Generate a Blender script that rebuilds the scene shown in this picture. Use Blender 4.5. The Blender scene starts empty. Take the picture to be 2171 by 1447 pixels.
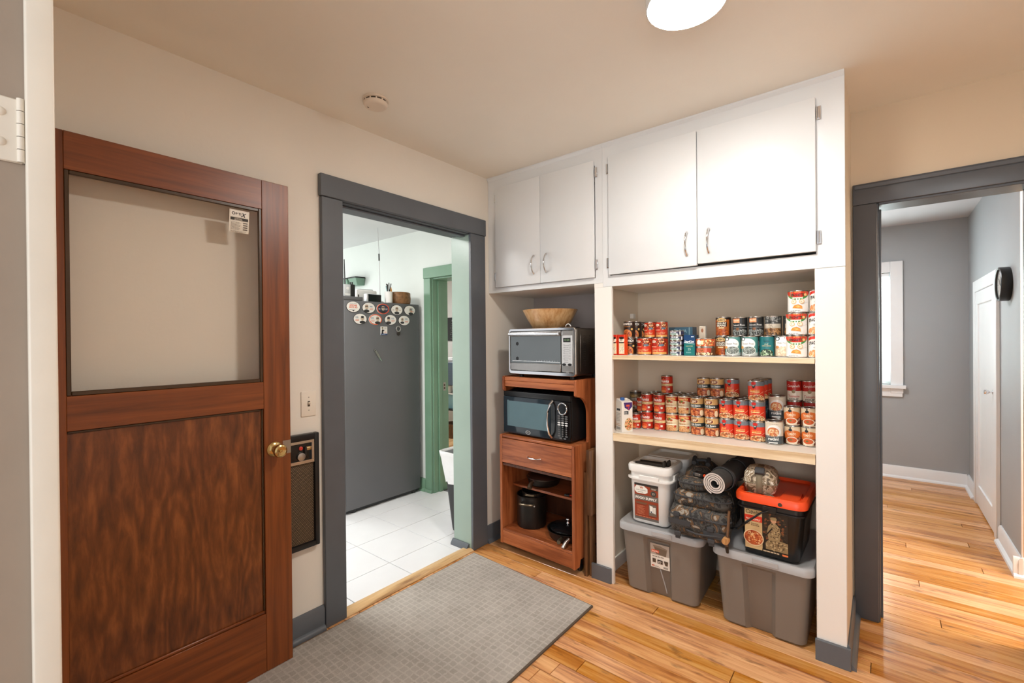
import bpy, bmesh, math, random
from mathutils import Vector, Matrix
import numpy as np
R = math.radians
PI = math.pi
scene = bpy.context.scene
COL = scene.collection
rnd = random.Random(7)

# ---------------------------------------------------------------- camera, world, lights, exposure
cam_d = bpy.data.cameras.new('camera')
cam = bpy.data.objects.new('camera', cam_d)
COL.objects.link(cam)
cam_d.sensor_fit = 'HORIZONTAL'
cam_d.sensor_width = 36.0
cam_d.lens = 15.994
cam_d.clip_start = 0.02
yaw, pitch, roll = 0.681723, -0.0045105, -0.0087973
fw = Vector((-math.sin(yaw) * math.cos(pitch), math.cos(yaw) * math.cos(pitch), math.sin(pitch)))
rt = Vector((math.cos(yaw), math.sin(yaw), 0))
up = rt.cross(fw)
rt2 = math.cos(roll) * rt + math.sin(roll) * up
up2 = -math.sin(roll) * rt + math.cos(roll) * up
M3 = Matrix((rt2, up2, -fw)).transposed()
cam.matrix_world = Matrix.Translation((2.0852, -2.3216, 1.374)) @ M3.to_4x4()
scene.camera = cam

world = bpy.data.worlds.new('world')
scene.world = world
world.use_nodes = True
wb = world.node_tree.nodes['Background']
wb.inputs[0].default_value = (0.97, 0.98, 1.0, 1)
wb.inputs[1].default_value = 0.6


def area_light(name, loc, direction, sx, sy, power, col):
    d = bpy.data.lights.new(name, 'AREA')
    d.shape = 'RECTANGLE'
    d.size, d.size_y = sx, sy
    d.energy = power
    d.color = col
    o = bpy.data.objects.new(name, d)
    COL.objects.link(o)
    o.location = loc
    o.rotation_euler = Vector(direction).to_track_quat('-Z', 'Y').to_euler()
    return o


LAMP_EMIT = 124.0
# daylight at the far room's window, the kitchen's window and lamp; the remaining fills are added
area_light('daylight_far_window', (1.76, 3.62, 1.45), (0, -1, -0.05), 0.8, 1.05, 22, (0.93, 0.97, 1.0))
area_light('fill_far_room', (1.5, 2.1, 2.42), (0, 0, -1), 0.5, 0.5, 17, (0.97, 0.98, 1.0))  # added fill under the far room ceiling, no fitting known
area_light('fill_hall', (3.5, 1.0, 2.35), (-0.45, 0.55, -0.8), 0.7, 0.7, 54, (1.0, 0.97, 0.94))  # added fill to brighten the grey room, no window here
area_light('daylight_kitchen_window', (-3.4, -1.3, 1.6), (1, 0.3, -0.1), 1.2, 1.2, 22, (0.95, 1.0, 0.97))
area_light('lamp_kitchen', (-0.95, -1.3, 2.33), (0, 0, -1), 0.5, 0.5, 23, (1.0, 0.99, 0.96))
area_light('fill_office', (-1.9, 1.5, 2.3), (0, 0, -1), 0.6, 0.6, 20, (1.0, 0.98, 1.0))  # added fill for the office, source unseen
area_light('fill_near_room', (2.9, -4.6, 1.5), (-0.25, 1, 0.12), 2.0, 1.6, 32, (1.0, 0.99, 0.98))  # added soft fill from behind the camera, no known window

vs = scene.view_settings
vs.view_transform = 'Standard'
vs.look = 'None'
vs.gamma = 1.0
vs.use_curve_mapping = False
vs.exposure = 0.62
try:
    scene.cycles.max_bounces = 12
    scene.cycles.diffuse_bounces = 6
    scene.cycles.caustics_reflective = False
    scene.cycles.caustics_refractive = False
    scene.cycles.sample_clamp_indirect = 6.0
except Exception:
    pass


# ---------------------------------------------------------------- materials
def lin(c):
    def f(v):
        v = v / 255.0
        return v / 12.92 if v <= 0.04045 else ((v + 0.055) / 1.055) ** 2.4
    return (f(c[0]), f(c[1]), f(c[2]), 1.0)


def new_mat(name):
    m = bpy.data.materials.new(name)
    m.use_nodes = True
    nt = m.node_tree
    return m, nt, nt.nodes, nt.links, nt.nodes['Principled BSDF']


def mat(name, col, rough=0.5, metal=0.0, var=0.06, scale=6.0, bump=0.0, bscale=150.0, col2=None, emit=None, spec=0.5, coat=0.0):
    m, nt, N, L, B = new_mat(name)
    tc = N.new('ShaderNodeTexCoord')
    nz = N.new('ShaderNodeTexNoise')
    nz.inputs['Scale'].default_value = scale
    nz.inputs['Detail'].default_value = 4
    L.new(tc.outputs['Object'], nz.inputs['Vector'])
    rp = N.new('ShaderNodeValToRGB')
    a = lin(col)
    b = lin(col2) if col2 else tuple(x * (1 - var) for x in a[:3]) + (1,)
    rp.color_ramp.elements[0].position = 0.35
    rp.color_ramp.elements[1].position = 0.65
    rp.color_ramp.elements[0].color = b
    rp.color_ramp.elements[1].color = a
    L.new(nz.outputs['Fac'], rp.inputs['Fac'])
    L.new(rp.outputs['Color'], B.inputs['Base Color'])
    B.inputs['Roughness'].default_value = rough
    B.inputs['Metallic'].default_value = metal
    B.inputs['Specular IOR Level'].default_value = spec
    B.inputs['Coat Weight'].default_value = coat
    B.inputs['Coat Roughness'].default_value = 0.08
    if bump:
        n2 = N.new('ShaderNodeTexNoise')
        n2.inputs['Scale'].default_value = bscale
        n2.inputs['Detail'].default_value = 3
        L.new(tc.outputs['Object'], n2.inputs['Vector'])
        bp = N.new('ShaderNodeBump')
        bp.inputs['Strength'].default_value = bump
        bp.inputs['Distance'].default_value = 0.004
        L.new(n2.outputs['Fac'], bp.inputs['Height'])
        L.new(bp.outputs['Normal'], B.inputs['Normal'])
    if emit:
        B.inputs['Emission Color'].default_value = lin(emit[0])
        B.inputs['Emission Strength'].default_value = emit[1]
    return m


def wood(name, cols, axis, scale=1.0, rough=0.35, rings=0.0, amp=0.16, rand=0.0, coat=0.0, spots=0.0, stretch=14.0, bump=0.03, crough=0.06):
    """cols: dark, mid, light; grain runs along axis."""
    m, nt, N, L, B = new_mat(name)
    tc = N.new('ShaderNodeTexCoord')
    mp = N.new('ShaderNodeMapping')
    s = [stretch * scale] * 3
    s['XYZ'.index(axis)] = 1.0 * scale
    mp.inputs['Scale'].default_value = s
    oi = N.new('ShaderNodeObjectInfo')
    add = N.new('ShaderNodeVectorMath')
    add.operation = 'MULTIPLY_ADD'
    cx = N.new('ShaderNodeCombineXYZ')
    for k in range(3):
        L.new(oi.outputs['Random'], cx.inputs[k])
    add.inputs[1].default_value = (37.0, 53.0, 71.0)
    L.new(cx.outputs[0], add.inputs[0])
    L.new(tc.outputs['Object'], add.inputs[2])
    L.new(add.outputs[0], mp.inputs['Vector'])
    nz = N.new('ShaderNodeTexNoise')
    nz.inputs['Scale'].default_value = 2.2
    nz.inputs['Detail'].default_value = 7
    nz.inputs['Roughness'].default_value = 0.62
    nz.inputs['Distortion'].default_value = 0.35
    L.new(mp.outputs[0], nz.inputs['Vector'])
    fac = nz.outputs['Fac']
    if rings:
        big = N.new('ShaderNodeTexNoise')
        big.inputs['Scale'].default_value = 0.35
        big.inputs['Detail'].default_value = 2.5
        L.new(mp.outputs[0], big.inputs['Vector'])
        mu = N.new('ShaderNodeMath')
        mu.operation = 'MULTIPLY'
        mu.inputs[1].default_value = rings
        L.new(big.outputs['Fac'], mu.inputs[0])
        sn = N.new('ShaderNodeMath')
        sn.operation = 'SINE'
        L.new(mu.outputs[0], sn.inputs[0])
        ma = N.new('ShaderNodeMath')
        ma.operation = 'MULTIPLY_ADD'
        ma.inputs[1].default_value = amp
        L.new(sn.outputs[0], ma.inputs[0])
        L.new(nz.outputs['Fac'], ma.inputs[2])
        fac = ma.outputs[0]
    rp = N.new('ShaderNodeValToRGB')
    e = rp.color_ramp.elements
    e[0].position, e[1].position = 0.28, 0.74
    e[0].color, e[1].color = lin(cols[0]), lin(cols[2])
    k = e.new(0.5)
    k.color = lin(cols[1])
    L.new(fac, rp.inputs['Fac'])
    out = rp.outputs['Color']
    if rand:
        hs = N.new('ShaderNodeHueSaturation')
        mr = N.new('ShaderNodeMapRange')
        mr.inputs[3].default_value = 1 - rand
        mr.inputs[4].default_value = 1 + rand * 0.7
        L.new(oi.outputs['Random'], mr.inputs[0])
        L.new(mr.outputs[0], hs.inputs['Value'])
        m3 = N.new('ShaderNodeMapRange')
        m3.inputs[3].default_value = 1.12
        m3.inputs[4].default_value = 0.86
        L.new(oi.outputs['Random'], m3.inputs[0])
        L.new(m3.outputs[0], hs.inputs['Saturation'])
        L.new(out, hs.inputs['Color'])
        out = hs.outputs['Color']
    if spots:
        mp2 = N.new('ShaderNodeMapping')
        s2 = [26.0] * 3
        s2['XYZ'.index(axis)] = 9.0
        mp2.inputs['Scale'].default_value = s2
        L.new(add.outputs[0], mp2.inputs['Vector'])
        n3 = N.new('ShaderNodeTexNoise')
        n3.inputs['Scale'].default_value = 1.0
        n3.inputs['Detail'].default_value = 3
        L.new(mp2.outputs[0], n3.inputs['Vector'])
        r3 = N.new('ShaderNodeValToRGB')
        r3.color_ramp.elements[0].position = 0.6
        r3.color_ramp.elements[1].position = 0.76
        r3.color_ramp.elements[0].color = (1, 1, 1, 1)
        v = 1 - spots
        r3.color_ramp.elements[1].color = (v, v * 0.85, v * 0.75, 1)
        L.new(n3.outputs['Fac'], r3.inputs['Fac'])
        mx = N.new('ShaderNodeMix')
        mx.data_type = 'RGBA'
        mx.blend_type = 'MULTIPLY'
        mx.inputs[0].default_value = 1.0
        L.new(out, mx.inputs[6])
        L.new(r3.outputs['Color'], mx.inputs[7])
        out = mx.outputs[2]
    L.new(out, B.inputs['Base Color'])
    B.inputs['Roughness'].default_value = rough
    B.inputs['Coat Weight'].default_value = coat
    B.inputs['Coat Roughness'].default_value = crough
    if bump:
        bp = N.new('ShaderNodeBump')
        bp.inputs['Strength'].default_value = bump
        bp.inputs['Distance'].default_value = 0.003
        L.new(nz.outputs['Fac'], bp.inputs['Height'])
        L.new(bp.outputs['Normal'], B.inputs['Normal'])
    return m


def camo(name, cols, scale=22.0, rough=0.75, bump=0.3):
    m, nt, N, L, B = new_mat(name)
    tc = N.new('ShaderNodeTexCoord')
    nz = N.new('ShaderNodeTexNoise')
    nz.inputs['Scale'].default_value = scale
    nz.inputs['Detail'].default_value = 2.5
    nz.inputs['Distortion'].default_value = 1.3
    L.new(tc.outputs['Object'], nz.inputs['Vector'])
    rp = N.new('ShaderNodeValToRGB')
    rp.color_ramp.interpolation = 'CONSTANT'
    e = rp.color_ramp.elements
    pos = [0.0, 0.42, 0.5, 0.56, 0.63]
    e[0].position, e[1].position = 0.0, pos[1]
    e[0].color, e[1].color = lin(cols[0]), lin(cols[1])
    for k in range(2, len(cols)):
        q = e.new(pos[k])
        q.color = lin(cols[k])
    L.new(nz.outputs['Fac'], rp.inputs['Fac'])
    L.new(rp.outputs['Color'], B.inputs['Base Color'])
    B.inputs['Roughness'].default_value = rough
    n2 = N.new('ShaderNodeTexNoise')
    n2.inputs['Scale'].default_value = 30
    L.new(tc.outputs['Object'], n2.inputs['Vector'])
    bp = N.new('ShaderNodeBump')
    bp.inputs['Strength'].default_value = bump
    bp.inputs['Distance'].default_value = 0.02
    L.new(n2.outputs['Fac'], bp.inputs['Height'])
    L.new(bp.outputs['Normal'], B.inputs['Normal'])
    return m


def print_mat():
    m, nt, N, L, B = new_mat('printed_label')
    at = N.new('ShaderNodeAttribute')
    at.attribute_name = 'Col'
    L.new(at.outputs['Color'], B.inputs['Base Color'])
    B.inputs['Roughness'].default_value = 0.38
    return m


def thin_glass(name, tint, gloss=0.07, rough=0.02):
    m, nt, N, L, B = new_mat(name)
    N.remove(B)
    out = [n for n in N if n.type == 'OUTPUT_MATERIAL'][0]
    tr = N.new('ShaderNodeBsdfTransparent')
    tr.inputs[0].default_value = tint
    gl = N.new('ShaderNodeBsdfGlossy')
    gl.inputs['Roughness'].default_value = rough
    fc = N.new('ShaderNodeLayerWeight')
    fc.inputs['Blend'].default_value = 0.5
    pw = N.new('ShaderNodeMath')
    pw.operation = 'POWER'
    pw.inputs[1].default_value = 4.0
    L.new(fc.outputs['Facing'], pw.inputs[0])
    lw = N.new('ShaderNodeMath')
    lw.operation = 'MULTIPLY_ADD'
    lw.inputs[1].default_value = 0.5
    lw.inputs[2].default_value = gloss * 0.4
    L.new(pw.outputs[0], lw.inputs[0])
    mx = N.new('ShaderNodeMixShader')
    L.new(lw.outputs[0], mx.inputs[0])
    L.new(tr.outputs[0], mx.inputs[1])
    L.new(gl.outputs[0], mx.inputs[2])
    L.new(mx.outputs[0], out.inputs[0])
    return m


def rug_mat():
    m, nt, N, L, B = new_mat('rug_weave')
    tc = N.new('ShaderNodeTexCoord')
    br = N.new('ShaderNodeTexBrick')
    br.offset = 0.0
    br.inputs['Scale'].default_value = 1.0
    br.inputs['Brick Width'].default_value = 0.034
    br.inputs['Row Height'].default_value = 0.030
    br.inputs['Mortar Size'].default_value = 0.0048
    br.inputs['Mortar Smooth'].default_value = 0.6
    br.inputs['Color1'].default_value = lin((180, 172, 163))
    br.inputs['Color2'].default_value = lin((190, 183, 174))
    br.inputs['Mortar'].default_value = lin((200, 193, 184))
    dn = N.new('ShaderNodeTexNoise')
    dn.inputs['Scale'].default_value = 60
    va = N.new('ShaderNodeVectorMath')
    va.operation = 'MULTIPLY_ADD'
    va.inputs[1].default_value = (0.014, 0.014, 0)
    L.new(tc.outputs['Object'], dn.inputs['Vector'])
    L.new(dn.outputs['Color'], va.inputs[0])
    L.new(tc.outputs['Object'], va.inputs[2])
    L.new(va.outputs[0], br.inputs['Vector'])
    nz = N.new('ShaderNodeTexNoise')
    nz.inputs['Scale'].default_value = 3.0
    nz.inputs['Detail'].default_value = 9
    nz.inputs['Roughness'].default_value = 0.75
    L.new(tc.outputs['Object'], nz.inputs['Vector'])
    rp = N.new('ShaderNodeValToRGB')
    rp.color_ramp.elements[0].color = (0.78, 0.77, 0.76, 1)
    rp.color_ramp.elements[0].position = 0.3
    rp.color_ramp.elements[1].color = (1.05, 1.05, 1.05, 1)
    rp.color_ramp.elements[1].position = 0.62
    L.new(nz.outputs['Fac'], rp.inputs['Fac'])
    mx = N.new('ShaderNodeMix')
    mx.data_type = 'RGBA'
    mx.blend_type = 'MULTIPLY'
    mx.inputs[0].default_value = 1
    L.new(br.outputs['Color'], mx.inputs[6])
    L.new(rp.outputs['Color'], mx.inputs[7])
    L.new(mx.outputs[2], B.inputs['Base Color'])
    B.inputs['Roughness'].default_value = 0.95
    B.inputs['Specular IOR Level'].default_value = 0.1
    bn = N.new('ShaderNodeTexNoise')
    bn.inputs['Scale'].default_value = 420
    L.new(tc.outputs['Object'], bn.inputs['Vector'])
    bp = N.new('ShaderNodeBump')
    bp.inputs['Strength'].default_value = 0.8
    bp.inputs['Distance'].default_value = 0.006
    L.new(bn.outputs['Fac'], bp.inputs['Height'])
    L.new(bp.outputs['Normal'], B.inputs['Normal'])
    return m


MT = {}
MT['wall'] = mat('cream_wall_paint', (234, 228, 217), 0.6, var=0.04, scale=1.5, bump=0.12, bscale=60)
MT['ceil'] = mat('cream_ceiling_paint', (240, 234, 222), 0.75, var=0.05, scale=1.2, bump=0.1, bscale=40)
MT['pantry'] = mat('cream_paint_shade_warmed', (232, 218, 198), 0.6, var=0.04, scale=1.5, bump=0.1, bscale=60)  # cream wall paint with the pantry's warm shade put into its colour
MT['tan_shade_wall'] = mat('tan_and_shaded_cream_paint', (210, 190, 163), 0.6, var=0.04, scale=1.5, bump=0.1, bscale=60)  # tan wall end; also cream doorway wall with recess shade in the colour
MT['white'] = mat('white_gloss_paint', (223, 225, 226), 0.3, var=0.02, scale=3, bump=0.05, bscale=45)
MT['post'] = mat('white_post_paint', (236, 232, 226), 0.4, var=0.03, scale=3, bump=0.05, bscale=45)
MT['jambgrey'] = mat('old_grey_jamb_paint', (156, 141, 126), 0.45, var=0.06, scale=9, bump=0.1, bscale=40)
MT['jambwhite'] = mat('old_white_paint', (222, 214, 200), 0.45, var=0.06, scale=9, bump=0.12, bscale=40)
MT['alcgray'] = mat('grey_alcove_paint', (176, 170, 170), 0.6, var=0.04, scale=2, bump=0.08)
MT['slate'] = mat('slate_grey_trim_paint', (94, 99, 105), 0.38, var=0.1, scale=5, bump=0.1, bscale=30)
MT['slate_shade'] = mat('slate_trim_paint_in_shade', (84, 86, 90), 0.36, var=0.1, scale=5, bump=0.08, bscale=30)  # same slate paint, darkened to carry the right doorway's shade
MT['sage'] = mat('sage_green_paint', (122, 158, 132), 0.32, var=0.1, scale=4, bump=0.08, bscale=30)
MT['palesage'] = mat('pale_sage_jamb_paint', (158, 178, 166), 0.3, var=0.08, scale=3, bump=0.12, bscale=35)
MT['kwall'] = mat('pale_kitchen_wall_paint', (228, 233, 228), 0.6, var=0.03, scale=2)
MT['kceil'] = mat('white_kitchen_ceiling', (224, 224, 224), 0.7, var=0.03, scale=2)
MT['gwall'] = mat('grey_room_wall_paint', (168, 171, 173), 0.6, var=0.05, scale=1.5, bump=0.1, bscale=50)
MT['gceil'] = mat('grey_room_ceiling', (205, 203, 205), 0.7, var=0.04, scale=1.5, bump=0.1, bscale=50)
MT['trimwhite'] = mat('white_trim_paint', (236, 237, 238), 0.35, var=0.02)
MT['tile'] = mat('white_floor_tile', (236, 236, 238), 0.3, var=0.035, scale=5)
MT['grout'] = mat('grey_grout', (120, 120, 122), 0.8)
MT['floor'] = wood('fir_floorboard', ((160, 92, 40), (209, 143, 79), (231, 177, 115)), 'X', 1.7, 0.34, rings=16, amp=0.1, rand=0.2, coat=0.3, spots=0.62, stretch=16)
MT['subfloor'] = mat('dark_board_joint', (70, 42, 22), 0.8)
MT['threshold'] = wood('oak_threshold', ((150, 108, 66), (206, 166, 116), (226, 192, 146)), 'Y', 1.5, 0.4, rings=30, stretch=9)
MT['doorwood'] = wood('brown_varnished_fir', ((88, 42, 14), (122, 62, 22), (144, 78, 32)), 'Z', 0.8, 0.38, stretch=22, coat=0.12, crough=0.3)
MT['doorrail'] = wood('brown_varnished_rail', ((88, 42, 14), (122, 62, 22), (144, 78, 32)), 'Y', 0.8, 0.38, stretch=22, coat=0.12, crough=0.3)
MT['doorpanel'] = wood('dark_plywood_panel', ((74, 37, 15), (106, 56, 24), (142, 82, 40)), 'Z', 3.4, 0.3, rings=90, stretch=5.0, amp=0.065, coat=0.12, crough=0.3)
MT['bead'] = mat('dark_glazing_bead', (72, 50, 28), 0.35, var=0.2)
MT['cart'] = wood('cherry_laminate', ((128, 66, 34), (164, 92, 52), (186, 112, 68)), 'X', 2.0, 0.35, rings=12, stretch=14)
MT['cartv'] = wood('cherry_laminate_upright', ((128, 66, 34), (164, 92, 52), (186, 112, 68)), 'Z', 2.0, 0.35, rings=12, stretch=14)
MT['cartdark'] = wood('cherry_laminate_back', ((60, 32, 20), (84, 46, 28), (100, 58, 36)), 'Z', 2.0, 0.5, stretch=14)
MT['bowlwood'] = wood('acacia_bowl', ((164, 112, 62), (202, 150, 96), (222, 180, 130)), 'Z', 2.2, 0.3, rings=14, stretch=12, coat=0.3)
MT['shelfwood'] = wood('pine_shelf_edge', ((206, 176, 136), (228, 204, 168), (238, 220, 190)), 'X', 1.8, 0.5, rings=14, stretch=16)
MT['shelftop'] = mat('white_shelf_top', (238, 232, 222), 0.45)
MT['traywood'] = wood('worn_walnut', ((60, 38, 22), (96, 64, 38), (128, 92, 58)), 'Z', 2.0, 0.45, stretch=12)
MT['basket'] = wood('brown_wood_box', ((88, 58, 32), (128, 88, 52), (150, 108, 68)), 'X', 3.0, 0.5, stretch=6)
MT['hickory'] = wood('light_handle_wood', ((150, 104, 60), (186, 136, 84), (204, 158, 104)), 'Z', 3.0, 0.45)
MT['chrome'] = mat('chrome', (226, 226, 228), 0.14, 1.0, var=0.02)
MT['steel'] = mat('brushed_steel', (176, 172, 168), 0.32, 1.0, var=0.06, scale=30)
MT['darksteel'] = mat('grey_steel_casing', (120, 114, 110), 0.4, 1.0, var=0.06, scale=20)
MT['lidmetal'] = mat('can_lid_metal', (120, 114, 106), 0.3, 1.0, var=0.1, scale=30)
MT['tin'] = mat('tin_plate', (196, 192, 186), 0.25, 1.0, var=0.05, scale=20)
MT['brass'] = mat('brass', (206, 176, 118), 0.2, 1.0, var=0.08, scale=20)
MT['oldsteel'] = mat('dull_latch_plate', (170, 164, 156), 0.45, 1.0)
MT['black'] = mat('black_plastic', (22, 22, 23), 0.35, var=0.1)
MT['blackgloss'] = mat('black_gloss', (14, 15, 17), 0.12, var=0.1)
MT['blackpot'] = mat('dark_anodised_pot', (34, 30, 27), 0.35, 0.3, var=0.1)
MT['pothandle'] = mat('bronze_pot_handle', (120, 108, 90), 0.35, 0.8)
MT['smoked'] = mat('smoked_blue_door', (40, 50, 58), 0.1, var=0.05)
MT['mwglass'] = mat('microwave_window_teal_reflection', (84, 112, 120), 0.14, var=0.06, scale=9)  # teal reflection put into the window's base colour
MT['ovenglass'] = mat('oven_window', (120, 124, 124), 0.06, 0.85, var=0.05)
MT['panelgrey'] = mat('silver_control_panel', (206, 208, 210), 0.4, 0.2)
MT['buttongrey'] = mat('grey_button', (96, 96, 96), 0.5)
MT['buttonlight'] = mat('light_button', (220, 220, 220), 0.5)
MT['fridge'] = mat('charcoal_fridge_side', (98, 98, 100), 0.5, 0.0, var=0.05, scale=3, bump=0.15, bscale=300)
MT['binbody'] = mat('taupe_tote_plastic', (122, 114, 106), 0.42, var=0.03)
MT['binlid'] = mat('steel_grey_tote_lid', (170, 170, 171), 0.35, var=0.04)
MT['bucket'] = mat('white_pail_plastic', (234, 232, 228), 0.35, var=0.02)
MT['orange'] = mat('orange_lid_plastic', (240, 80, 32), 0.35, var=0.03)
MT['pail'] = mat('black_pail_plastic', (26, 25, 25), 0.3, var=0.08)
MT['mat'] = mat('charcoal_foam_mat', (62, 60, 58), 0.8, var=0.2, scale=60)
MT['matedge'] = mat('pale_foam_edge', (208, 198, 190), 0.7)
MT['camo'] = camo('dark_woodland_camo', ((44, 42, 40), (78, 76, 72), (54, 50, 46), (112, 84, 56), (150, 142, 130)), 20)
MT['camolight'] = camo('tan_hunting_camo', ((92, 76, 56), (170, 154, 130), (198, 186, 164), (128, 106, 78), (222, 214, 200)), 26, 0.5, 0.5)
MT['strap'] = mat('charcoal_webbing', (58, 58, 60), 0.7, var=0.1)
MT['tanstrap'] = mat('khaki_webbing', (128, 116, 94), 0.7, var=0.1)
MT['iron'] = mat('dark_iron', (70, 64, 58), 0.5, 0.7, var=0.25, scale=40)
MT['red'] = mat('red_plastic', (206, 52, 32), 0.4)
MT['rug'] = rug_mat()
MT['rugedge'] = mat('brown_rug_binding', (92, 80, 68), 0.9)
MT['switch'] = mat('ivory_switch_plastic', (236, 228, 214), 0.35, var=0.01)
MT['smoke'] = mat('off_white_plastic', (226, 212, 194), 0.5, var=0.01)
MT['slot'] = mat('dark_slot', (70, 58, 44), 0.8)
MT['mesh'] = mat('brass_mesh', (168, 140, 102), 0.4, 0.25, var=0.3, scale=60)
MT['paper'] = mat('white_paper', (238, 236, 232), 0.7)
MT['binliner'] = mat('white_bin_liner', (240, 240, 240), 0.45, var=0.04, scale=14, bump=0.6, bscale=26)
MT['teal'] = mat('pale_teal_plastic', (120, 160, 168), 0.4)
MT['bluegrey'] = mat('blue_grey_metal', (76, 90, 104), 0.4)
MT['greenplastic'] = mat('sage_plastic_bin', (120, 150, 130), 0.5)
MT['cream'] = mat('cream_plastic', (230, 226, 214), 0.5)
MT['sky'] = mat('window_daylight', (240, 246, 250), 0.5, emit=((240, 248, 255), 0.7))
MT['diffuser'] = mat('lamp_diffuser', (255, 250, 240), 0.5, var=0.0, emit=((255, 250, 243), LAMP_EMIT))
MT['print'] = print_mat()
MT['glass'] = thin_glass('clear_acrylic', (0.985, 0.98, 0.97, 1), 0.05)
MT['winglass'] = thin_glass('window_glass', (0.95, 0.98, 0.97, 1))


def blind_mat():
    m, nt, N, L, B = new_mat('white_blind_slat')
    N.remove(B)
    out = [n for n in N if n.type == 'OUTPUT_MATERIAL'][0]
    d = N.new('ShaderNodeBsdfDiffuse')
    d.inputs[0].default_value = lin((238, 242, 240))
    t = N.new('ShaderNodeBsdfTranslucent')
    t.inputs[0].default_value = lin((238, 244, 240))
    mx = N.new('ShaderNodeMixShader')
    mx.inputs[0].default_value = 0.38
    L.new(d.outputs[0], mx.inputs[1])
    L.new(t.outputs[0], mx.inputs[2])
    L.new(mx.outputs[0], out.inputs[0])
    return m


MT['blind'] = blind_mat()


# ---------------------------------------------------------------- mesh helpers
class MB:
    """collects geometry for ONE mesh object"""

    def __init__(s):
        s.v, s.f = [], []

    def add(s, vs, fs):
        o = len(s.v)
        s.v += [tuple(p) for p in vs]
        s.f += [tuple(i + o for i in f) for f in fs]
        return s

    def box(s, x0, x1, y0, y1, z0, z1, bev=0.0, seg=1):
        if bev <= 0:
            return s.add([(x0, y0, z0), (x1, y0, z0), (x1, y1, z0), (x0, y1, z0), (x0, y0, z1), (x1, y0, z1), (x1, y1, z1), (x0, y1, z1)],
                         [(0, 3, 2, 1), (4, 5, 6, 7), (0, 1, 5, 4), (1, 2, 6, 5), (2, 3, 7, 6), (3, 0, 4, 7)])
        bm = bmesh.new()
        bmesh.ops.create_cube(bm, size=1)
        for v in bm.verts:
            v.co = ((x0 + x1) / 2 + v.co.x * (x1 - x0), (y0 + y1) / 2 + v.co.y * (y1 - y0), (z0 + z1) / 2 + v.co.z * (z1 - z0))
        bmesh.ops.bevel(bm, geom=list(bm.edges), offset=bev, segments=seg, profile=0.5, affect='EDGES')
        bm.verts.index_update()
        s.add([v.co for v in bm.verts], [[v.index for v in f.verts] for f in bm.faces])
        bm.free()
        return s

    def lathe(s, prof, n=24, c=(0, 0, 0), axis='Z'):
        """prof: (radius, height) from bottom to top; ends with radius 0 close themselves"""
        vs, fs, rings = [], [], []
        for r, h in prof:
            if r <= 1e-6:
                rings.append([len(vs)])
                vs.append((0, 0, h))
            else:
                rings.append(list(range(len(vs), len(vs) + n)))
                for k in range(n):
                    a = 2 * PI * k / n
                    vs.append((r * math.cos(a), r * math.sin(a), h))
        for A, Bq in zip(rings, rings[1:]):
            if len(A) == 1 and len(Bq) == 1:
                continue
            for k in range(n):
                k2 = (k + 1) % n
                if len(A) == 1:
                    fs.append((A[0], Bq[k2], Bq[k]))
                elif len(Bq) == 1:
                    fs.append((A[k], A[k2], Bq[0]))
                else:
                    fs.append((A[k], A[k2], Bq[k2], Bq[k]))
        if axis == 'X':
            vs = [(z, x, y) for x, y, z in vs]
        elif axis == 'Y':
            vs = [(y, z, x) for x, y, z in vs]
        return s.add([(x + c[0], y + c[1], z + c[2]) for x, y, z in vs], fs)

    def tube(s, pts, r, n=8, closed=False):
        pts = [Vector(p) for p in pts]
        rr = r if isinstance(r, (list, tuple)) else [r] * len(pts)
        vs, fs = [], []
        m = len(pts)
        ref = Vector((0.13, 0.29, 0.95)).normalized()
        for i, p in enumerate(pts):
            if closed:
                d = pts[(i + 1) % m] - pts[i - 1]
            else:
                d = pts[min(i + 1, m - 1)] - pts[max(i - 1, 0)]
            d.normalize()
            a = d.cross(ref)
            if a.length < 0.05:
                a = d.cross(Vector((1, 0, 0)))
            a.normalize()
            b = d.cross(a)
            for k in range(n):
                t = 2 * PI * k / n
                vs.append(p + rr[i] * (math.cos(t) * a + math.sin(t) * b))
        for i in range(m if closed else m - 1):
            j = (i + 1) % m
            for k in range(n):
                k2 = (k + 1) % n
                fs.append((i * n + k, i * n + k2, j * n + k2, j * n + k))
        if not closed:
            fs.append(tuple(reversed(range(n))))
            fs.append(tuple((m - 1) * n + k for k in range(n)))
        return s.add(vs, fs)

    def loft(s, rings, cap=True):
        """rings: lists of equal length of 3-D points"""
        n = len(rings[0])
        vs = [p for r in rings for p in r]
        fs = []
        for i in range(len(rings) - 1):
            for k in range(n):
                k2 = (k + 1) % n
                fs.append((i * n + k, i * n + k2, (i + 1) * n + k2, (i + 1) * n + k))
        if cap:
            fs.append(tuple(reversed(range(n))))
            fs.append(tuple((len(rings) - 1) * n + k for k in range(n)))
        return s.add(vs, fs)

    def rloft(s, secs, n=5, cap=True):
        """secs: (z, x0, x1, y0, y1, corner radius)"""
        return s.loft([rring(*q, n=n) for q in secs], cap)

    def prism(s, poly, a0, a1, axis='X'):
        """poly in the two other axes, extruded a0..a1 along axis"""
        def P(u, v, a):
            return {'X': (a, u, v), 'Y': (u, a, v), 'Z': (u, v, a)}[axis]
        n = len(poly)
        vs = [P(u, v, a0) for u, v in poly] + [P(u, v, a1) for u, v in poly]
        fs = [tuple(range(n)), tuple(reversed(range(n, 2 * n)))] + [(k, k + n, (k + 1) % n + n, (k + 1) % n) for k in range(n)]
        return s.add(vs, fs)

    def xf(s, M):
        s.v = [tuple(M @ Vector(p)) for p in s.v]
        return s

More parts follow.
